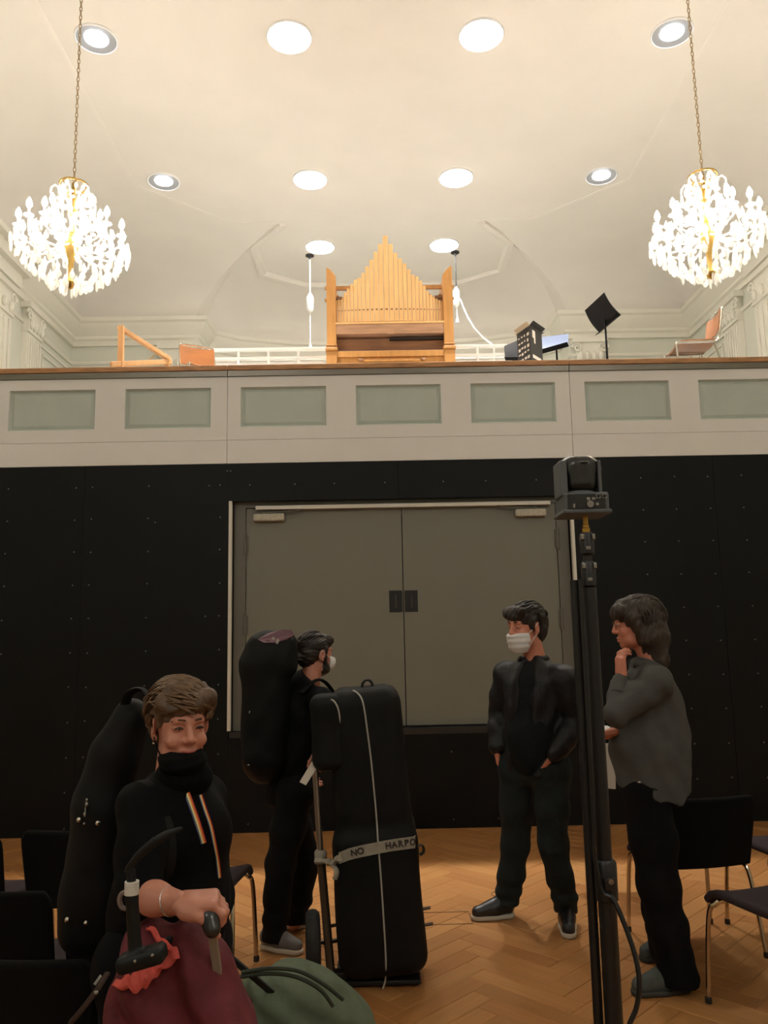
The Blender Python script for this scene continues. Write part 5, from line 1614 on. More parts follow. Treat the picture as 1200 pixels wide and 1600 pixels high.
def grid_for(pts, h, pad=.2):
    p = np.array([q for q in pts]); return Sdf(p.min(0) - pad, p.max(0) + pad, h)
def folds(a, f=40, ph=0.0):
    return lambda x, y, z: a * (np.sin(z * f + 7 * np.sin(x * 9 + ph) + 5 * np.sin(y * 8 + z * 3)) * .5 + .5 * np.sin((x + z * .7) * f * 1.3 + ph) * np.sin(y * 17 + z * 11))
# ------------------------------------------------------------------ man with white mask, dark jacket
def masked_man():
    root = thing('person', 'man in open dark jacket and white face mask, hands in his pockets', 'person', (.86, 4.7, 0))
    fb = unit((-.48, -.88, 0)); rb_ = np.array([fb[1], -fb[0], 0])
    H = Head(V3(822, 980, 4.66), (-.86, -.50, -.06), 1.10)
    rs, ls = V3(793, 1053, 4.82), V3(881, 1062, 4.56)
    re, le = V3(779, 1112, 4.86), V3(901, 1128, 4.58)
    rw, lw = V3(777, 1168, 4.76), V3(868, 1178, 4.50)
    chest, belly, hip = V3(834, 1085, 4.69), V3(832, 1150, 4.67), V3(836, 1198, 4.70)
    hr, hl = V3(808, 1205, 4.76), V3(862, 1205, 4.62)
    kr, kl = V3(806, 1318, 4.83), V3(864, 1318, 4.66)
    ar, al = V3(792, 1408, 4.90), V3(884, 1413, 4.77)
    nb = V3(834, 1034, 4.69)
    # body (skin): head, torso, limbs, hands
    S = grid_for([rs, ls, hip, nb, ar, al], .014, .15)
    S.cone(rs, ls, .05, .05, .03); S.cone(chest, hip, .10, .10, .05); S.cone(nb, chest, .05, .09, .04)
    for a, b, c in ((rs, re, rw), (ls, le, lw)): S.chain([a, b, c], [.042, .036, .028], .02)
    for a, b, c in ((hr, kr, ar), (hl, kl, al)): S.chain([a, b, c], [.075, .055, .04], .03)
    hd = H.skin(neck=(0, -.045, -.20), jaw=1.06)
    h1 = hand_vq(rw, V3(786, 1215, 4.78) - rw, -rb_, 1, curl=(.15, .2, .2), thumb=(.3, .2, .1))
    h2 = hand_vq(lw, V3(842, 1212, 4.60) - lw, rb_ - .3 * fb, -1, curl=(.15, .2, .2), thumb=(.3, .2, .1))
    me = mesh_vq('body', [hd, S.mesh(), h1, h2], loc_off(root)); obj('body', me, M_SKIN2, root)
    H.eyes(root); H.brows(root, M_BROW)
    # hair
    S = H.grid(.005)
    S.ell((0, -.018, .048), (.086, .106, .088), k=0); S.ell((0, -.06, -.005), (.076, .062, .085), k=.03)
    S.cone((-.05, .07, .085), (.05, .07, .082), .026, .026, .03); S.cone((.045, .085, .07), (-.03, .095, .058), .016, .013, .02)
    S.cone((-.077, .02, .03), (-.077, .018, -.012), .011, .009, .02); S.cone((.077, .02, .03), (.077, .018, -.012), .011, .009, .02)
    S.warp(strands(.0035, .9, .2, .35))
    soft_x(H, S, 'hair', mat('hair_darkbrown', (36, 28, 23), rough=.55, noise=.3, nscale=60), root)
    tufts(H, (0, -.018, .048), (.086, .106, .088), [(46, lambda u: u[2] > .35, lambda u: (.25, .9, -.2), .9, .0065), (40, lambda u: -.5 < u[2] < .45 and u[1] < .35, lambda u: (0, -.35, -1), .5, .006)], mat('hair_darkbrown', (36, 28, 23)), root, 2)
    # surgical mask
    S = H.grid(.004)
    S.ell((0, .044, -.052), (.068, .072, .072), k=0); S.ell((0, .085, -.035), (.026, .036, .045), k=.03); S.ell((0, .06, -.098), (.045, .045, .035), k=.03)
    S.cut((0, .040, 0), (0, -1, .12)); S.cut((0, 0, -.004), (0, .25, 1)); S.cut((0, 0, -.126), (0, 0, -1))
    S.warp(lambda x, y, z: .0012 * np.sin(z * 210 + 20 * x * x))
    mk = soft_x(H, S, 'face_mask', mat('mask_white', (222, 222, 222), rough=.7, noise=.03, nscale=60), root)
    mb = MB()
    for s in (-1, 1):
        mb.tube(bez([H.w((s * .066, .042, -.028)), H.w((s * .080, .015, -.005)), H.w((s * .082, -.015, .022))], 4), .0022, 5); mb.tube(bez([H.w((s * .060, .042, -.095)), H.w((s * .076, .012, -.05)), H.w((s * .082, -.016, -.02))], 4), .0022, 5)
    mb.build('ear_loop', mat('mask_white', (222, 222, 222)), mk)
    # t-shirt
    S = grid_for([rs, ls, hip, nb], .010, .2)
    S.cone(chest + np.array((0, 0, .03)), belly, .138, .140, .05, squash=fb, s=.80); S.cone(belly, hip, .140, .142, .05, squash=fb, s=.82)
    S.cone(belly + fb * .035, belly + fb * .03 + np.array((0, 0, -.1)), .095, .095, .09)
    S.cone(rs * .8 + ls * .2, ls * .8 + rs * .2, .065, .065, .06); S.cone(nb, chest, .066, .10, .05)
    S.cut(nb + np.array((0, 0, .008)), (.10, -.20, 1)); S.cut(hip + np.array((0, 0, -.02)), (0, 0, -1))
    S.warp(folds(.004, 22))
    soft('t_shirt', S, mat('tee_charcoal', (26, 29, 31), rough=.9, bump=.2, bscale=25, spec=.12), root, 2)
    # jacket: back, sides, sleeves; open at the front
    M_JK = mat('jacket_dark', (27, 27, 30), rough=.5, noise=.12, nscale=14, bump=.45, bscale=13, spec=.3)
    S = grid_for([rs, ls, hip, nb, re, le, rw, lw], .010, .22)
    S.cone(chest, hip, .172, .174, .05, squash=fb, s=.90); S.cone(rs, ls, .074, .076, .07); S.cone(nb + np.array((0, 0, -.015)), chest, .085, .13, .06)
    S.chain([rs, (rs + re) / 2, re], [.075, .070, .060], .04)
    opn = chest + fb * .19 + rb_ * .035
    S.cone(nb + fb * .10 + np.array((0, 0, .05)), opn + np.array((0, 0, -.02)), .05, .082, .004, op='sub')
    S.cone(opn + np.array((0, 0, -.02)), hip + fb * .20 + rb_ * .045 + np.array((0, 0, -.1)), .085, .112, .004, op='sub')
    S.cut(hip + np.array((0, 0, -.03)), (0, 0, -1)); S.cut(nb + np.array((0, 0, .035)), (0, 0, 1))
    S.chain([ls, (ls + le) / 2, le], [.082, .078, .068], .03); S.chain([le, (le + lw) / 2, lw + (le - lw) * .04], [.068, .064, .054], .02)
    S.chain([re, (re + rw) / 2, rw + (re - rw) * .03], [.060, .057, .050], .02)
    S.warp(folds(.008, 34, 1.0))
    jk = soft('jacket', S, M_JK, root, 1)
    # stand collar
    S = Sdf(nb - .2, nb + .2, .006)
    S.ell(nb + np.array((0, 0, .012)), (.092, .092, .045), k=0); S.ell(nb + np.array((0, 0, .03)), (.074, .074, .09), k=.0, op='sub'); S.cone(nb + fb * .05, nb + fb * .16, .06, .06, .01, op='sub')
    S.cut(nb + np.array((0, 0, .045)), (0, 0, 1))
    soft('collar', S, M_JK, jk, 1)
    b = bvh_of(jk)
    mb = MB(); mb.tube(bez([hit(b, 838, 1052, .003, 4.5), hit(b, 843, 1075, .003, 4.5), hit(b, 848, 1098, .003, 4.5), hit(b, 852, 1130, .003, 4.5)], 5), .0028, 5); mb.build('zip', mat('zip_dark', (70, 70, 70), rough=.3, metal=.7), jk)
    # jeans
    S = grid_for([hr, hl, kr, kl, ar, al, hip], .010, .2)
    S.cone(hr + np.array((0, 0, .03)), hl + np.array((0, 0, .03)), .112, .112, .04, squash=fb, s=1.0)
    for a, b_, c in ((hr, kr, ar), (hl, kl, al)): S.chain([a, (a * .5 + b_ * .5), b_, c * .5 + b_ * .5, c], [.100, .093, .079, .074, .070], .035)
    S.cut((0, 0, .07), (0, 0, -1))
    S.warp(folds(.005, 30, 2.0)); S.warp(lambda x, y, z: .006 * np.sin(z * 75) * np.exp(-((z - .13) / .09) ** 2))
    soft('jeans', S, mat('jeans_dark', (38, 45, 46), rough=.85, noise=.28, nscale=7, bump=.25, bscale=25, spec=.12), root, 2)
    for c in (ar, al):
        S = grid_for([c], .008, .16); S.cone(c + np.array((0, 0, .05)), c + np.array((0, 0, -.015)), .046, .046, .01); soft('sock', S, mat('sock_black', (18, 18, 19), rough=.9), root)
    M_SH = mat('sneaker_black', (24, 24, 25), rough=.4, spec=.6); M_SO = mat('sole_white', (196, 188, 172), rough=.6)
    M_LA = mat('lace_pale', (150, 112, 84), rough=.7)
    shoe(root, np.array(atZ(803, 1432, 0)), np.array(atZ(736, 1438, 0)), M_SH, M_SO, laces=M_LA)
    shoe(root, np.array(atZ(884, 1434, 0)) , np.array(atZ(890, 1470, 0)) , M_SH, M_SO, w=.05, laces=mat('lace_dark', (60, 60, 58), rough=.7))
    return root
def soft_x(H, S, name, m, root, it=1):
    me = mesh_vq(name, [H.xf(S.mesh())], loc_off(root)); o = obj(name, me, m, root)
    if it:
        md = o.modifiers.new('smooth', 'SMOOTH'); md.iterations = it; md.factor = .5
    return o
masked_man()

# ------------------------------------------------------------------ man with long hair, grey shirt
def grey_shirt_man():
    root = thing('person', 'long-haired man in grey shirt, one hand raised to his chin', 'person', (1.3, 4.0, 0))
    fb = unit((-.97, .22, 0)); lb = np.array([-fb[1], fb[0], 0])        # lb: towards his left = the camera side
    H = Head(V3(991, 975, 4.02), (-.985, .10, -.10), 1.0)
    ls, rs = V3(1024, 1066, 3.86), V3(1006, 1060, 4.20)
    le, lw = V3(962, 1116, 3.80), V3(971, 1058, 3.90)
    re, rw = V3(986, 1146, 4.20), V3(962, 1143, 3.98)
    nb = V3(1010, 1037, 4.03)
    chest, belly, hip = V3(1012, 1095, 4.02), V3(1010, 1165, 4.02), V3(1012, 1225, 4.02)
    hl, hr = V3(1012, 1240, 3.95), V3(1008, 1240, 4.09)
    kl, kr = V3(1029, 1385, 3.90), V3(1028, 1372, 4.12)
    al, ar = V3(1057, 1515, 3.88), V3(1040, 1472, 4.17)
    S = grid_for([ls, rs, hip, nb, al, ar, le], .014, .15)
    S.cone(rs, ls, .05, .05, .03); S.cone(chest, hip, .09, .09, .05); S.cone(nb, chest, .05, .08, .04)
    for a, b, c in ((rs, re, rw), (ls, le, lw)): S.chain([a, b, c], [.042, .035, .027], .02)
    for a, b, c in ((hr, kr, ar), (hl, kl, al)): S.chain([a, b, c], [.07, .052, .04], .03)
    chin = H.w((0, .08, -.10))
    h1 = hand_vq(lw, (.02, .06, 1.0), (.95, .25, .1), -1, curl=(.32, .75, .5), thumb=(.35, .5, .2), sc=1.0)
    h2 = hand_vq(rw, (-1.0, -.25, -.1), (0, -.2, -1), 1, curl=(.2, .35, .25))
    me = mesh_vq('body', [H.skin(neck=(0, -.06, -.20), jaw=.98), S.mesh(), h1, h2], loc_off(root)); obj('body', me, M_SKIN2, root)
    H.eyes(root); H.brows(root, M_BROW)
    M_HB = mat('hair_grey_brown', (54, 45, 38), rough=.6, noise=.3, nscale=50)
    S = H.grid(.005)
    S.ell((0, -.030, .048), (.098, .124, .097), k=0); S.ell((0, -.065, -.035), (.098, .085, .115), k=.04)
    S.cone((0, -.07, -.08), (0, -.078, -.175), .082, .066, .04)
    for s in (-1, 1): S.cone((s * .082, .012, .03), (s * .078, -.015, -.085), .026, .022, .03)
    S.cone((-.06, .068, .075), (.06, .068, .075), .032, .032, .03); S.cone((-.05, .082, .052), (.05, .082, .050), .018, .018, .02)
    S.warp(strands(.0045, .35, .55, .25, 2.0))
    soft_x(H, S, 'hair', M_HB, root)
    tufts(H, (0, -.034, .035), (.099, .124, .105), [(60, lambda u: u[2] > .1 and u[1] < .5, lambda u: (.0, -.25, -1), 1.3, .007), (30, lambda u: u[2] > .55, lambda u: (0, 1, -.15), .8, .007), (44, lambda u: u[1] < .1 and -.6 < u[2] < .3, lambda u: (0, .05, -1), .9, .007)], M_HB, root, 3)
    # glasses
    mb = MB()
    for s in (-1, 1):
        c = np.array((s * .031, .098, .004))
        mb.tube([H.w(c + np.array((.021 * math.cos(a), 0, .016 * math.sin(a)))) for a in [2 * math.pi * k / 14 for k in range(14)]], .0014, 5, closed=True)
        mb.tube([H.w((s * .052, .096, .008)), H.w((s * .078, .05, .008)), H.w((s * .082, .0, .006))], .0014, 5)
    mb.tube([H.w((-.010, .1, .006)), H.w((.010, .1, .006))], .0014, 5)
    mb.build('glasses', mat('glasses_metal', (150, 140, 130), rough=.2, metal=1), root)
    # shirt, hanging loose
    M_SHIRT = mat('shirt_grey', (78, 78, 76), rough=.85, noise=.07, nscale=12, bump=.35, bscale=14, spec=.15)
    S = grid_for([ls, rs, hip, nb, le, re], .010, .24)
    S.cone(chest, belly, .148, .162, .06, squash=lb, s=1.08); S.cone(belly, hip + np.array((.02, 0, -.05)), .162, .166, .06, squash=lb, s=1.12)
    S.cone(rs, ls, .078, .080, .07); S.cone(nb - np.array((0, 0, .02)), chest, .075, .13, .05)
    bk = V3(1034, 1110, 4.02); S.cone(bk, V3(1040, 1200, 4.02), .11, .12, .06)
    S.cut(nb + np.array((0, 0, .03)), (.1, 0, 1))
    S.cut(V3(962, 1224, 4.02), np.array((-.34, 0, -1))); S.cut(V3(1040, 1252, 4.02), np.array((.5, 0, -1)))
    S.chain([ls, (ls + le) / 2, le], [.074, .068, .058], .03); S.chain([le, (le + lw) / 2, lw + (le - lw) * .10], [.056, .050, .040], .015)
    S.chain([rs, re, rw + (re - rw) * .2], [.07, .058, .045], .03)
    S.warp(folds(.009, 34, .5))
    sh = soft('shirt', S, M_SHIRT, root, 3)
    S = Sdf(nb - .18, nb + .18, .006)
    S.ell(nb + np.array((-.01, 0, .0)), (.082, .082, .05), k=0); S.ell(nb + np.array((-.01, 0, .02)), (.068, .068, .09), k=0, op='sub'); S.cut(nb + np.array((0, 0, .035)), (.3, 0, 1)); S.cone(nb + np.array((-.06, 0, .0)), nb + np.array((-.16, 0, .02)), .03, .05, .01, op='sub')
    soft('collar', S, M_SHIRT, sh, 1)
    mb = MB(); c = lw + (le - lw) * .16; c2 = lw + (le - lw) * .52
    mb.tube([c, c2], [.047, .052], 14); mb.build('cuff', M_SHIRT, sh, smooth=True)
    mb = MB(); bts = bvh_of(sh); q = hit(bts, 999, 1220, .004, 3.8); mb.poly([q, hit(bts, 1002, 1223, .004, 3.8), hit(bts, 996, 1223, .004, 3.8)], (0, -.002, 0)); mb.build('care_label', M_WHITEMETAL, sh)
    # trousers
    S = grid_for([hr, hl, kr, kl, ar, al, hip], .010, .22)
    S.cone(hr + np.array((0, 0, .04)), hl + np.array((0, 0, .02)), .105, .105, .04)
    for a, b_, c in ((hr, kr, ar), (hl, kl, al)): S.chain([a, a * .5 + b_ * .5, b_, b_ * .5 + c * .5, c + np.array((.01, 0, -.03))], [.108, .105, .090, .087, .088], .04)
    S.cut((0, 0, .04), (0, 0, -1))
    S.warp(folds(.005, 26, 3))
    soft('trousers', S, mat('trousers_black', (15, 15, 17), rough=.85, bump=.2, bscale=16, spec=.12), root, 2)
    M_S = mat('suede_grey', (70, 76, 72), rough=.85, noise=.1, nscale=30); M_SS = mat('sole_dark', (52, 52, 48), rough=.7)
    shoe(root, np.array(atZ(1078, 1546, 0)), np.array(atZ(986, 1556, 0)), M_S, M_SS, w=.052, laces=M_SS)
    shoe(root, np.array(atZ(1058, 1494, 0)), np.array(atZ(1003, 1502, 0)), M_S, M_SS, w=.052, laces=M_SS)
    return root
grey_shirt_man()

# ------------------------------------------------------------------ harp player with backpack
def harpist():
    root = thing('person', 'man with tied-back hair in black hooded jacket beside the harp case', 'person', (-.5, 4.6, 0))
    fb = unit((.78, .62, 0)); rb_ = np.array([fb[1], -fb[0], 0])
    H = Head(V3(493, 1022, 4.60), (.80, .60, -.04), .98, roll=.0)
    rs, ls = V3(503, 1094, 4.47), V3(436, 1086, 4.74)
    re, rw = V3(512, 1150, 4.50), V3(510, 1172, 4.36)
    le, lw = V3(438, 1160, 4.86), V3(470, 1200, 4.86)
    nb = V3(486, 1064, 4.60)
    chest, belly, hip = V3(470, 1115, 4.60), V3(458, 1180, 4.60), V3(452, 1238, 4.60)
    hr, hl = V3(462, 1240, 4.52), V3(446, 1240, 4.68)
    kr, kl = V3(438, 1350, 4.53), V3(478, 1345, 4.74)
    ar, al = V3(428, 1462, 4.50), V3(459, 1442, 4.76)
    S = grid_for([rs, ls, hip, nb, ar, al, re, le], .014, .15)
    S.cone(rs, ls, .05, .05, .03); S.cone(chest, hip, .085, .085, .05); S.cone(nb, chest, .05, .07, .04)
    for a, b, c in ((rs, re, rw), (ls, le, lw)): S.chain([a, b, c], [.04, .034, .026], .02)
    for a, b, c in ((hr, kr, ar), (hl, kl, al)): S.chain([a, b, c], [.065, .05, .04], .03)
    h1 = hand_vq(rw, (-.2, -.75, -.5), (-.4, .3, -1), 1, curl=(.7, .9, .6))
    h2 = hand_vq(lw, (.6, .2, -.8), (.8, -.3, .5), -1, curl=(.3, .4, .3))
    me = mesh_vq('body', [H.skin(neck=(0, -.035, -.21)), S.mesh(), h1, h2], loc_off(root)); obj('body', me, M_SKIN, root)
    H.eyes(root); H.brows(root, M_BROW)
    M_HD = mat('hair_black_brown', (42, 33, 27), rough=.5, noise=.3, nscale=60)
    S = H.grid(.005)
    S.ell((0, -.020, .044), (.084, .106, .086), k=0); S.ell((0, -.06, -.005), (.074, .062, .075), k=.03)
    S.cone((-.045, .062, .078), (.045, .062, .078), .026, .026, .03)
    S.cone((0, -.115, -.01), (0, -.145, -.022), .03, .034, .02)
    for s in (-1, 1): S.cone((s * .076, .022, .03), (s * .074, .022, -.03), .011, .010, .015)
    S.warp(strands(.003, .1, .2, .9))
    soft_x(H, S, 'hair', M_HD, root)
    tufts(H, (0, -.020, .044), (.084, .106, .086), [(60, lambda u: u[2] > -.1 and u[1] < .7, lambda u: (0, -1, -.25), 1.0, .005)], M_HD, root, 4)
    S = H.grid(.0045)                      # beard along the jaw
    S.ell((0, .034, -.080), (.060, .058, .046), k=0)
    for s in (-1, 1): S.cone((s * .064, .022, -.03), (s * .05, .04, -.085), .013, .018, .02)
    S.warp(strands(.002, .3, .3, .5))
    soft_x(H, S, 'beard', M_HD, root)
    S = H.grid(.004)
    S.ell((0, .056, -.045), (.066, .074, .062), k=0); S.ell((0, .1, -.045), (.018, .034, .045), k=.02)
    S.cut((0, .062, 0), (0, -1, .0)); S.cut((0, 0, .004), (0, .2, 1)); S.cut((0, 0, -.108), (0, -.2, -1))
    mk = soft_x(H, S, 'face_mask', mat('mask_white', (222, 222, 222)), root)
    mb = MB()
    for s in (-1, 1): mb.tube(bez([H.w((s * .064, .058, -.02)), H.w((s * .078, .02, .0)), H.w((s * .083, -.015, .02))], 4), .002, 5)
    mb.build('ear_loop', mat('mask_white', (222, 222, 222)), mk)
    M_JB = mat('jacket_black', (13, 13, 15), rough=.75, bump=.3, bscale=14, spec=.15)
    S = grid_for([rs, ls, hip, nb, re, le, rw, lw], .010, .24)
    S.cone(chest, belly, .145, .145, .05, squash=fb, s=.85); S.cone(belly, hip + np.array((0, 0, -.04)), .145, .150, .05, squash=fb, s=.88)
    S.cone(rs, ls, .078, .078, .06); S.cone(nb, chest, .085, .12, .05)
    S.cone(nb - fb * .05 + rb_ * .06, nb - fb * .05 - rb_ * .06, .055, .055, .04)       # hood rolled behind the neck
    S.cone(nb + rb_ * .085 + fb * .03, nb + rb_ * .05 + fb * .09 + np.array((0, 0, -.03)), .030, .026, .03)
    S.cut(hip + np.array((0, 0, -.055)), (0, 0, -1)); S.cut(nb + rb_ * .02 + np.array((0, 0, -.005)), fb * .9 + rb_ * .7 + np.array((0, 0, 1.0))); S.cone(nb + fb * .07 + np.array((0, 0, .07)), nb + fb * .09 + np.array((0, 0, -.02)), .055, .045, .015, op='sub')
    for a, b_, c in ((rs, re, rw), (ls, le, lw)): S.chain([a, (a + b_) / 2, b_, c + (b_ - c) * .1], [.072, .068, .058, .045], .03)
    S.warp(folds(.006, 32, .7))
    soft('jacket', S, M_JB, root, 2)
    S = grid_for([hr, hl, kr, kl, ar, al, hip], .010, .2)
    S.cone(hr + np.array((0, 0, .02)), hl + np.array((0, 0, .02)), .105, .105, .04)
    for a, b_, c in ((hr, kr, ar), (hl, kl, al)): S.chain([a, a * .5 + b_ * .5, b_, b_ * .5 + c * .5, c + np.array((0, 0, -.04))], [.098, .092, .076, .070, .066], .035)
    S.cut((0, 0, .045), (0, 0, -1)); S.warp(folds(.005, 30, 4)); S.warp(lambda x, y, z: .005 * np.sin(z * 70) * np.exp(-((z - .14) / .1) ** 2))
    soft('jeans', S, mat('jeans_black', (24, 24, 25), rough=.85, noise=.2, nscale=8, bump=.2, bscale=22, spec=.12), root, 2)
    M_SG = mat('sneaker_grey', (112, 108, 106), rough=.7, noise=.08, nscale=40); M_SW = mat('sole_offwhite', (206, 196, 178), rough=.6)
    shoe(root, np.array(atZ(408, 1480, 0)), np.array(atZ(474, 1492, 0)), M_SG, M_SW, w=.046, laces=M_SW)
    shoe(root, np.array(atZ(446, 1450, 0)), np.array(atZ(486, 1446, 0)), M_SG, M_SW, w=.046, laces=M_SW)
    # instrument backpack on his back (worn: a thing of its own)
    bk = thing('backpack', 'tall black instrument bag with plum top on the harp player\'s back', 'backpack', tuple(Vector(V3(418, 1210, 4.50))))
    S = Sdf(V3(360, 1250, 4.5) - np.array((.1, .3, .1)), V3(480, 970, 4.5) + np.array((.12, .3, .1)), .011)
    c0, c1 = V3(420, 1030, 4.46), V3(414, 1190, 4.50)
    S.cone(c0, c1, .125, .118, .02); S.cone(c0 + np.array((.03, 0, .0)), V3(438, 1010, 4.46), .11, .085, .04)
    S.cone(V3(402, 1034, 4.44), V3(412, 1012, 4.44), .09, .09, .05); S.cone(V3(392, 1042, 4.42), V3(388, 1050, 4.42), .05, .03, .03); S.cone(V3(445, 1004, 4.44), V3(448, 1040, 4.44), .06, .06, .04)
    S.rbox((c0 + c1) / 2 + np.array((-.02, 0, -.0)), (.105, .12, .31), .07, k=.05)
    S.warp(folds(.005, 22, 1.5))
    bb = soft('bag_body', S, M_NYLON, bk, 2)
    b = bvh_of(bb)
    pts = [(403, 999), (418, 990), (438, 984), (455, 984), (460, 992), (448, 999), (430, 1004), (412, 1004)]
    hp_ = [hit(b, *q, off=.006, fallback=4.38) for q in pts]
    mb = MB(); mb.poly(hp_, (0, .006, -.004)); mb.build('top_patch', mat('plum_fabric', (120, 88, 98), rough=.7), bk)
    mb = MB()
    for q in ((427, 998), (433, 1004), (434, 1001)): mb.cbox(hit(b, *q, off=.008, fallback=4.38), (.014, .004, .016), .002)
    mb.build('zip_pull', M_PIPING, bk)
    mb = MB(); mb.cbox(hit(b, 390, 1113, .004, 4.4), (.008, .004, .016), .002); mb.cbox(hit(b, 388, 1196, .004, 4.4), (.012, .004, .01), .002); mb.build('buckle', M_STEEL, bk)
    for s in (-1, 1):
        a = (ls if s < 0 else rs) * .75 + nb * .25
        mb = MB(); mb.tube(bez([a - fb * .12 + np.array((0, 0, .02)), a + np.array((0, 0, .085)), a + fb * .10 + np.array((0, 0, .0)), a + fb * .13 + np.array((0, 0, -.16)), a - fb * .02 + np.array((0, 0, -.32)) + (rb_ * .10 if s > 0 else -rb_ * .10)], 5), .022, 6, flat=.35); mb.build('strap', M_NYLON, bk, smooth=True)
    return root
harpist()

# ------------------------------------------------------------------ smiling woman with trolley
def woman():
    root = thing('person', 'smiling short-haired woman in black with rainbow lanyard and black mask pulled down', 'person', (-.56, 2.32, 0))
    fb = unit((.84, -.54, 0)); rb_ = np.array([fb[1], -fb[0], 0])
    H = Head(V3(281, 1134, 2.28), (.53, -.85, -.06), .91, roll=.02)
    nb = V3(276, 1226, 2.31)
    rs, ls = V3(226, 1262, 2.19), V3(313, 1250, 2.46)
    re, rw = V3(214, 1398, 2.05), V3(278, 1411, 1.985)
    le, lw = V3(332, 1400, 2.50), V3(322, 1470, 2.36)
    chest, belly, hip = V3(272, 1300, 2.31), V3(266, 1400, 2.31), V3(258, 1490, 2.31)
    zhip = hip[2]
    hr, hl = hip + rb_ * .09, hip - rb_ * .09
    kr, kl = hr + np.array((.0, .02, -.36)), hl + np.array((0, .02, -.36))
    ar, al = np.array((kr[0], kr[1] + .03, .09)), np.array((kl[0], kl[1] + .03, .09))
    S = grid_for([rs, ls, hip, nb, ar, al, re, le], .014, .15)
    S.cone(rs, ls, .045, .045, .03); S.cone(chest, hip, .085, .09, .05); S.cone(nb, chest, .045, .07, .04)
    S.chain([rs, re], [.04, .038], .02); S.chain([ls, le, lw], [.04, .034, .026], .02)
    for a, b, c in ((hr, kr, ar), (hl, kl, al)): S.chain([a, b, c], [.07, .05, .04], .03)
    F = grid_for([re, rw], .006, .1)
    F.chain([re, re * .55 + rw * .45, rw * .98 + re * .02], [.037, .0365, .0275], .02)
    h1 = hand_vq(rw, (.97, .0, .06), (.05, .25, -1), 1, curl=(.75, 1.05, .6), thumb=(.25, .75, .1), sc=.98)
    h2 = hand_vq(lw, (.1, -.3, -1), (-.8, -.3, .2), 1, curl=(.4, .5, .4))
    me = mesh_vq('body', [H.skin(neck=(0, -.035, -.20), smile=True), S.mesh(), F.mesh(), h1, h2], loc_off(root)); obj('body', me, M_SKIN, root)
    H.eyes(root, look=(-.12, 1, -.02), open_=.46); H.brows(root, mat('brow_brown', (92, 66, 46), rough=.8))
    mb = MB()      # lids
    for s in (-1, 1):
        mb.tube(bez([H.w((s * .019, .0885, .004)), H.w((s * .031, .0895, .0098)), H.w((s * .044, .083, .004))], 4), .0020, 5)
    mb.build('eyelid', mat('lash', (60, 42, 34), rough=.7), root)
    mb = MB(); mb.tube(bez([H.w((-.022, .090, -.059)), H.w((0, .0985, -.0615)), H.w((.022, .090, -.059))], 4), [.002, .004, .0045, .0045, .0045, .0045, .0045, .004, .002], 6, flat=.7); mb.build('lip', M_LIP, root, smooth=True)
    M_HW = mat('hair_chestnut', (84, 62, 42), rough=.55, noise=.35, nscale=45)
    S = H.grid(.005)
    S.ell((0, -.024, .046), (.087, .108, .086), k=0); S.ell((0, -.066, .0), (.078, .060, .072), k=.03)
    S.cone((.068, .040, .078), (-.062, .060, .088), .024, .028, .03); S.cone((.06, .070, .060), (-.02, .085, .072), .012, .018, .02)
    S.cone((-.02, .078, .075), (-.070, .045, .068), .016, .013, .02); S.cone((-.078, .04, .062), (-.084, .012, .022), .018, .012, .02)
    S.cone((.078, .030, .045), (.077, .030, .005), .012, .006, .015)
    for s in (-1, 1): S.ell((s * .085, -.002, -.008), (.03, .026, .038), k=.006, op='sub')
    S.cone((-.03, .0, .122), (.04, .03, .114), .022, .022, .03); S.cone((-.07, -.02, .11), (-.085, .02, .085), .02, .016, .02)
    S.warp(strands(.003, .5, .35, .5, 4.0))
    soft_x(H, S, 'hair', M_HW, root)
    tufts(H, (0, -.020, .050), (.089, .110, .089), [(130, lambda u: u[2] > .25, lambda u: (-.75, .55, -.05), 1.0, .0075), (70, lambda u: u[2] > .15 and u[1] > .1, lambda u: (-.9, .25, -.12), .75, .007), (90, lambda u: -.3 < u[2] < .55 and u[1] < .25, lambda u: (0, -.5, -.8), .5, .0068)], mat('hair_tips', (98, 74, 50), rough=.5, noise=.3, nscale=40), root, 5, 1.10)
    S = H.grid(.004)        # mask worn under the lip
    S.ell((0, .034, -.096), (.072, .072, .050), k=0); S.ell((0, .06, -.088), (.05, .046, .034), k=.03)
    S.cut((0, .0, 0), (0, -1, -.3)); S.cut((0, .09, -.064), (0, .22, 1)); S.cut((0, 0, -.15), (0, 0, -1))
    S.warp(lambda x, y, z: .002 * np.sin(z * 200 + x * 40))
    mk = soft_x(H, S, 'face_mask', mat('mask_black', (12, 12, 13), rough=.85, spec=.12), root)
    mb = MB()
    for s in (-1, 1): mb.tube(bez([H.w((s * .066, .03, -.075)), H.w((s * .078, .01, -.035)), H.w((s * .083, -.014, .018))], 4), .002, 5)
    mb.build('ear_loop', mat('mask_black', (17, 17, 18)), mk)
    mb = MB(); mb.ball(H.w((.079, .004, -.046)), .0035, 8, 6); mb.build('earring', M_CHROME, root)
    # black top with short sleeves
    M_BT = mat('top_black', (10, 10, 11), rough=.85, bump=.3, bscale=14, spec=.12)
    S = grid_for([rs, ls, hip, nb, re, le], .010, .22)
    S.cone(chest, belly, .140, .150, .06, squash=fb, s=.92); S.cone(belly, hip + np.array((0, 0, -.08)), .150, .160, .06, squash=fb, s=.95)
    S.cone(chest + fb * .06 + rb_ * .06, chest + fb * .06 - rb_ * .06, .075, .075, .05)
    S.cone(rs, ls, .070, .070, .06); S.cone(nb, chest, .072, .11, .05)
    S.cut(nb + np.array((0, 0, .028)), (.2, -.25, 1)); S.cut(hip + np.array((0, 0, -.12)), (0, 0, -1))
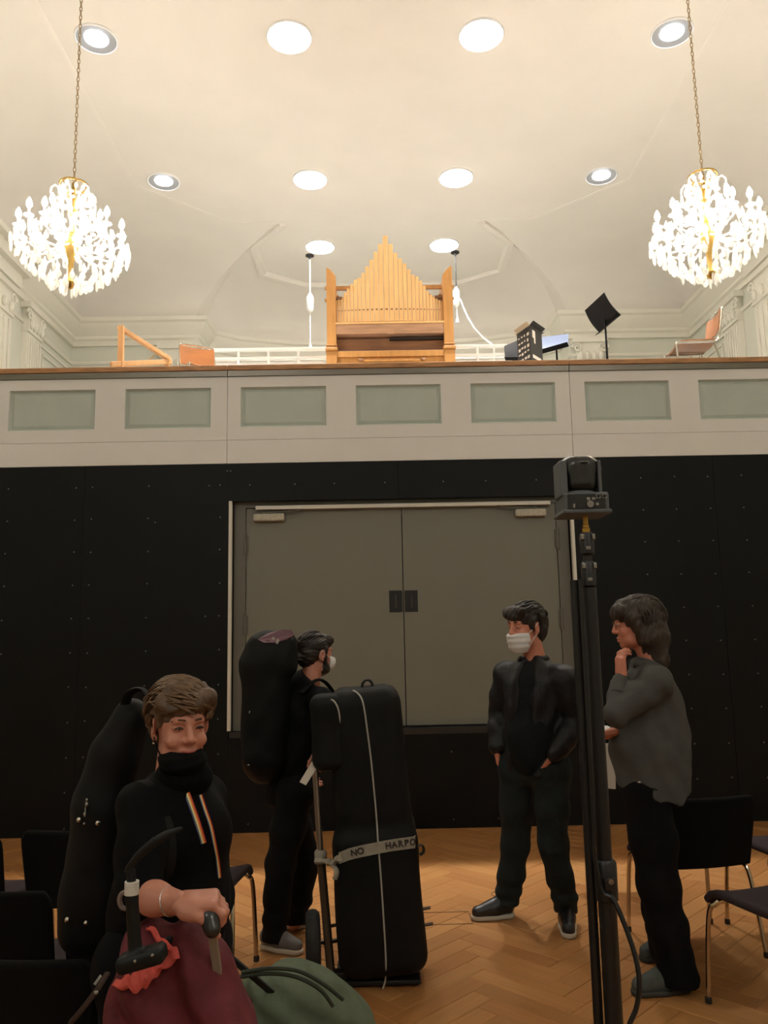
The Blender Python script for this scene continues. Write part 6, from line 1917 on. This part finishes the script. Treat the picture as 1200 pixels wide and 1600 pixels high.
    S.chain([rs, rs * .5 + re * .5, re + (rw - re) * .02], [.068, .062, .054], .03); S.chain([ls, le, lw + (le - lw) * .1], [.066, .056, .042], .03)
    S.warp(folds(.006, 30, 5))
    tp = soft('top', S, M_BT, root, 2)
    S = Sdf(nb - .2, nb + .2, .006); S.ell(nb + np.array((.024, -.024, .022)), (.080, .080, .060), k=0); S.ell(nb + np.array((.026, -.026, .09)), (.060, .060, .06), k=0, op='sub')
    soft('scarf', S, mat('scarf_black', (12, 12, 13), rough=.9, bump=.4, bscale=25, spec=.1), root, 1)
    b = bvh_of(tp)
    q = [hit(b, *p, off=.010, fallback=2.12) for p in ((275, 1205), (289, 1206), (285, 1219))]
    mb = MB(); mb.poly(q, (0, .003, 0)); mb.build('collar_tip', mat('shirt_pale', (140, 122, 112), rough=.8), root)
    # rainbow lanyard
    m = bpy.data.materials.new('rainbow_ribbon'); m.use_nodes = True; nt = m.node_tree; bs_ = nt.nodes['Principled BSDF']; bs_.inputs['Roughness'].default_value = .6
    uvn = nt.nodes.new('ShaderNodeUVMap'); uvn.uv_map = 'grain'; sx = nt.nodes.new('ShaderNodeSeparateXYZ'); rp_ = nt.nodes.new('ShaderNodeValToRGB'); rp_.color_ramp.interpolation = 'CONSTANT'
    nt.links.new(uvn.outputs[0], sx.inputs[0]); nt.links.new(sx.outputs[1], rp_.inputs[0]); nt.links.new(rp_.outputs[0], bs_.inputs['Base Color'])
    cols = [(0, (70, 60, 130)), (.15, (90, 120, 80)), (.32, (236, 226, 196)), (.52, (240, 196, 70)), (.68, (226, 120, 50)), (.85, (190, 50, 50))]
    e = rp_.color_ramp.elements; e[0].position = 0; e[0].color = (*lin(cols[0][1]), 1); e[1].position = cols[-1][0]; e[1].color = (*lin(cols[-1][1]), 1)
    for p_, c_ in cols[1:-1]: x = e.new(p_); x.color = (*lin(c_), 1)
    ln_ = thing('lanyard', 'rainbow striped lanyard round the smiling woman\'s neck', 'lanyard', tuple(Vector(nb)))
    for pts, w_ in ((((279, 1203), (286, 1222), (294, 1245), (303, 1270), (311, 1294), (318, 1318)), 4.2), (((313, 1242), (320, 1264), (329, 1290), (335, 1318), (340, 1345), (343, 1372)), 2.6)):
        cl_ = [hit(b, *p, off=.007, fallback=2.16) for p in pts]
        for i in range(1, len(cl_)):
            if (cl_[i] - cl_[i - 1]).length > .16: cl_[i] = atY(*pts[i], cl_[i - 1].y)
        cl_ = bez(cl_, 4); n = len(cl_); vs = []; uvc = []
        hw = w_ / 1250 * 2.2
        for i, p in enumerate(cl_):
            for j, sgn in enumerate((-1, 1)):
                vs.append(p + Vector((sgn * hw, 0, sgn * hw * .35))); uvc.append((i / n, j * .999))
        for i, p in enumerate(cl_):
            for j, sgn in enumerate((-1, 1)): vs.append(p + Vector((sgn * hw, .002, sgn * hw * .35))); uvc.append((i / n, j * .999))
        fs = []
        for i in range(n - 1):
            fs += [(2 * i, 2 * i + 1, 2 * i + 3, 2 * i + 2), (2 * n + 2 * i, 2 * n + 2 * i + 2, 2 * n + 2 * i + 3, 2 * n + 2 * i + 1), (2 * i, 2 * i + 2, 2 * n + 2 * i + 2, 2 * n + 2 * i), (2 * i + 1, 2 * n + 2 * i + 1, 2 * n + 2 * i + 3, 2 * i + 3)]
        me = bpy.data.meshes.new('ribbon'); o_ = loc_off(ln_)
        me.from_pydata([tuple(v - o_) for v in vs], [], fs); uv_from(me, uvc); obj('ribbon', me, m, ln_)
    # trousers and shoes, mostly hidden by the bags
    S = grid_for([hr, hl, kr, kl, ar, al], .012, .2)
    S.cone(hr, hl, .115, .115, .04)
    for a, b_, c in ((hr, kr, ar), (hl, kl, al)): S.chain([a, b_, c + np.array((0, 0, -.03))], [.105, .080, .068], .035)
    S.cut((0, 0, .045), (0, 0, -1))
    soft('trousers', S, mat('trousers_black', (24, 24, 27)), root, 2)
    for a in (ar, al):
        shoe(root, np.array((a[0] - fb[0] * .07, a[1] - fb[1] * .07, 0)), np.array((a[0] + fb[0] * .17, a[1] + fb[1] * .17, 0)), mat('sneaker_black', (24, 24, 25)), mat('sole_dark', (52, 52, 48)))
    # bracelet
    d = unit(rw - re); c = rw - d * .025
    u = unit(np.cross(d, (0, 0, 1))); v = np.cross(d, u)
    mb = MB(); mb.tube([c + (u * math.cos(a) + v * math.sin(a)) * .031 + d * .010 * math.sin(a) for a in [2 * math.pi * k / 24 for k in range(24)]], .0019, 5, closed=True)
    tag(mb.build('bracelet', mat('bracelet_silver', (210, 205, 200), rough=.25, metal=.8), smooth=True), 'thin silver bracelet on the woman\'s wrist', 'bracelet')
    # case on her back
    cs_ = thing('instrument_case', 'slim black instrument case with chrome studs on the woman\'s back', 'instrument case', tuple(Vector(V3(145, 1470, 2.50))))
    S = Sdf(V3(70, 1520, 2.5) - np.array((.06, .25, .05)), V3(250, 1060, 2.5) + np.array((.08, .25, .08)), .010)
    ch = [V3(206, 1122, 2.50), V3(180, 1180, 2.50), V3(160, 1260, 2.50), V3(150, 1340, 2.50), V3(143, 1400, 2.50), V3(140, 1440, 2.50)]
    S.chain(ch, [.058, .078, .088, .086, .088, .084], .02, squash=(.4, .9, 0), s=.9)
    S.rbox(V3(150, 1415, 2.5), (.085, .075, .115), .05, k=.04)
    S.warp(lambda x, y, z: .002 * np.sin(z * 14 + x * 20))
    cb_ = soft('case_body', S, mat('case_black', (13, 13, 14), rough=.6, bump=.08, bscale=30, spec=.2), cs_, 2)
    b = bvh_of(cb_)
    for (px, py, r) in ((124, 1281, .0085), (153, 1286, .0085), (106, 1437, .009), (135, 1442, .0085)):
        mb = MB(); mb.ball(hit(b, px, py, .003, 2.42), r, 10, 8); mb.build('stud', M_CHROME, cs_, smooth=True)
    mb = MB()
    for (px, py, r) in ((136, 1250, .005), (136, 1257, .007), (133, 1272, .006), (132, 1287, .005)): mb.ball(hit(b, px, py, .003, 2.42), r, 8, 6)
    mb.tube([hit(b, 136, 1247, .004, 2.42), hit(b, 133, 1276, .004, 2.42)], .0035, 6); mb.build('latch', M_STEEL, cs_, smooth=True)
    mb = MB(); mb.tube(bez([V3(196, 1100, 2.44), V3(201, 1086, 2.43), V3(212, 1078, 2.42), V3(224, 1078, 2.41), V3(231, 1088, 2.40), V3(226, 1096, 2.40)], 5), .017, 8, flat=.35); mb.build('carry_handle', M_NYLON, cs_, smooth=True)
    for s in (0.0, 1.0):
        a = rs * (1 - s) + ls * s
        mb = MB(); mb.tube(bez([a - fb * .09 + np.array((0, 0, .0)), a + np.array((0, 0, .068)), a + fb * .085 + np.array((0, 0, -.02)), a + fb * .09 + np.array((0, 0, -.16)), a - fb * .08 + np.array((0, 0, -.26))], 5), .016, 6, flat=.3); mb.build('strap', M_NYLON, cs_, smooth=True)
    return root
woman()
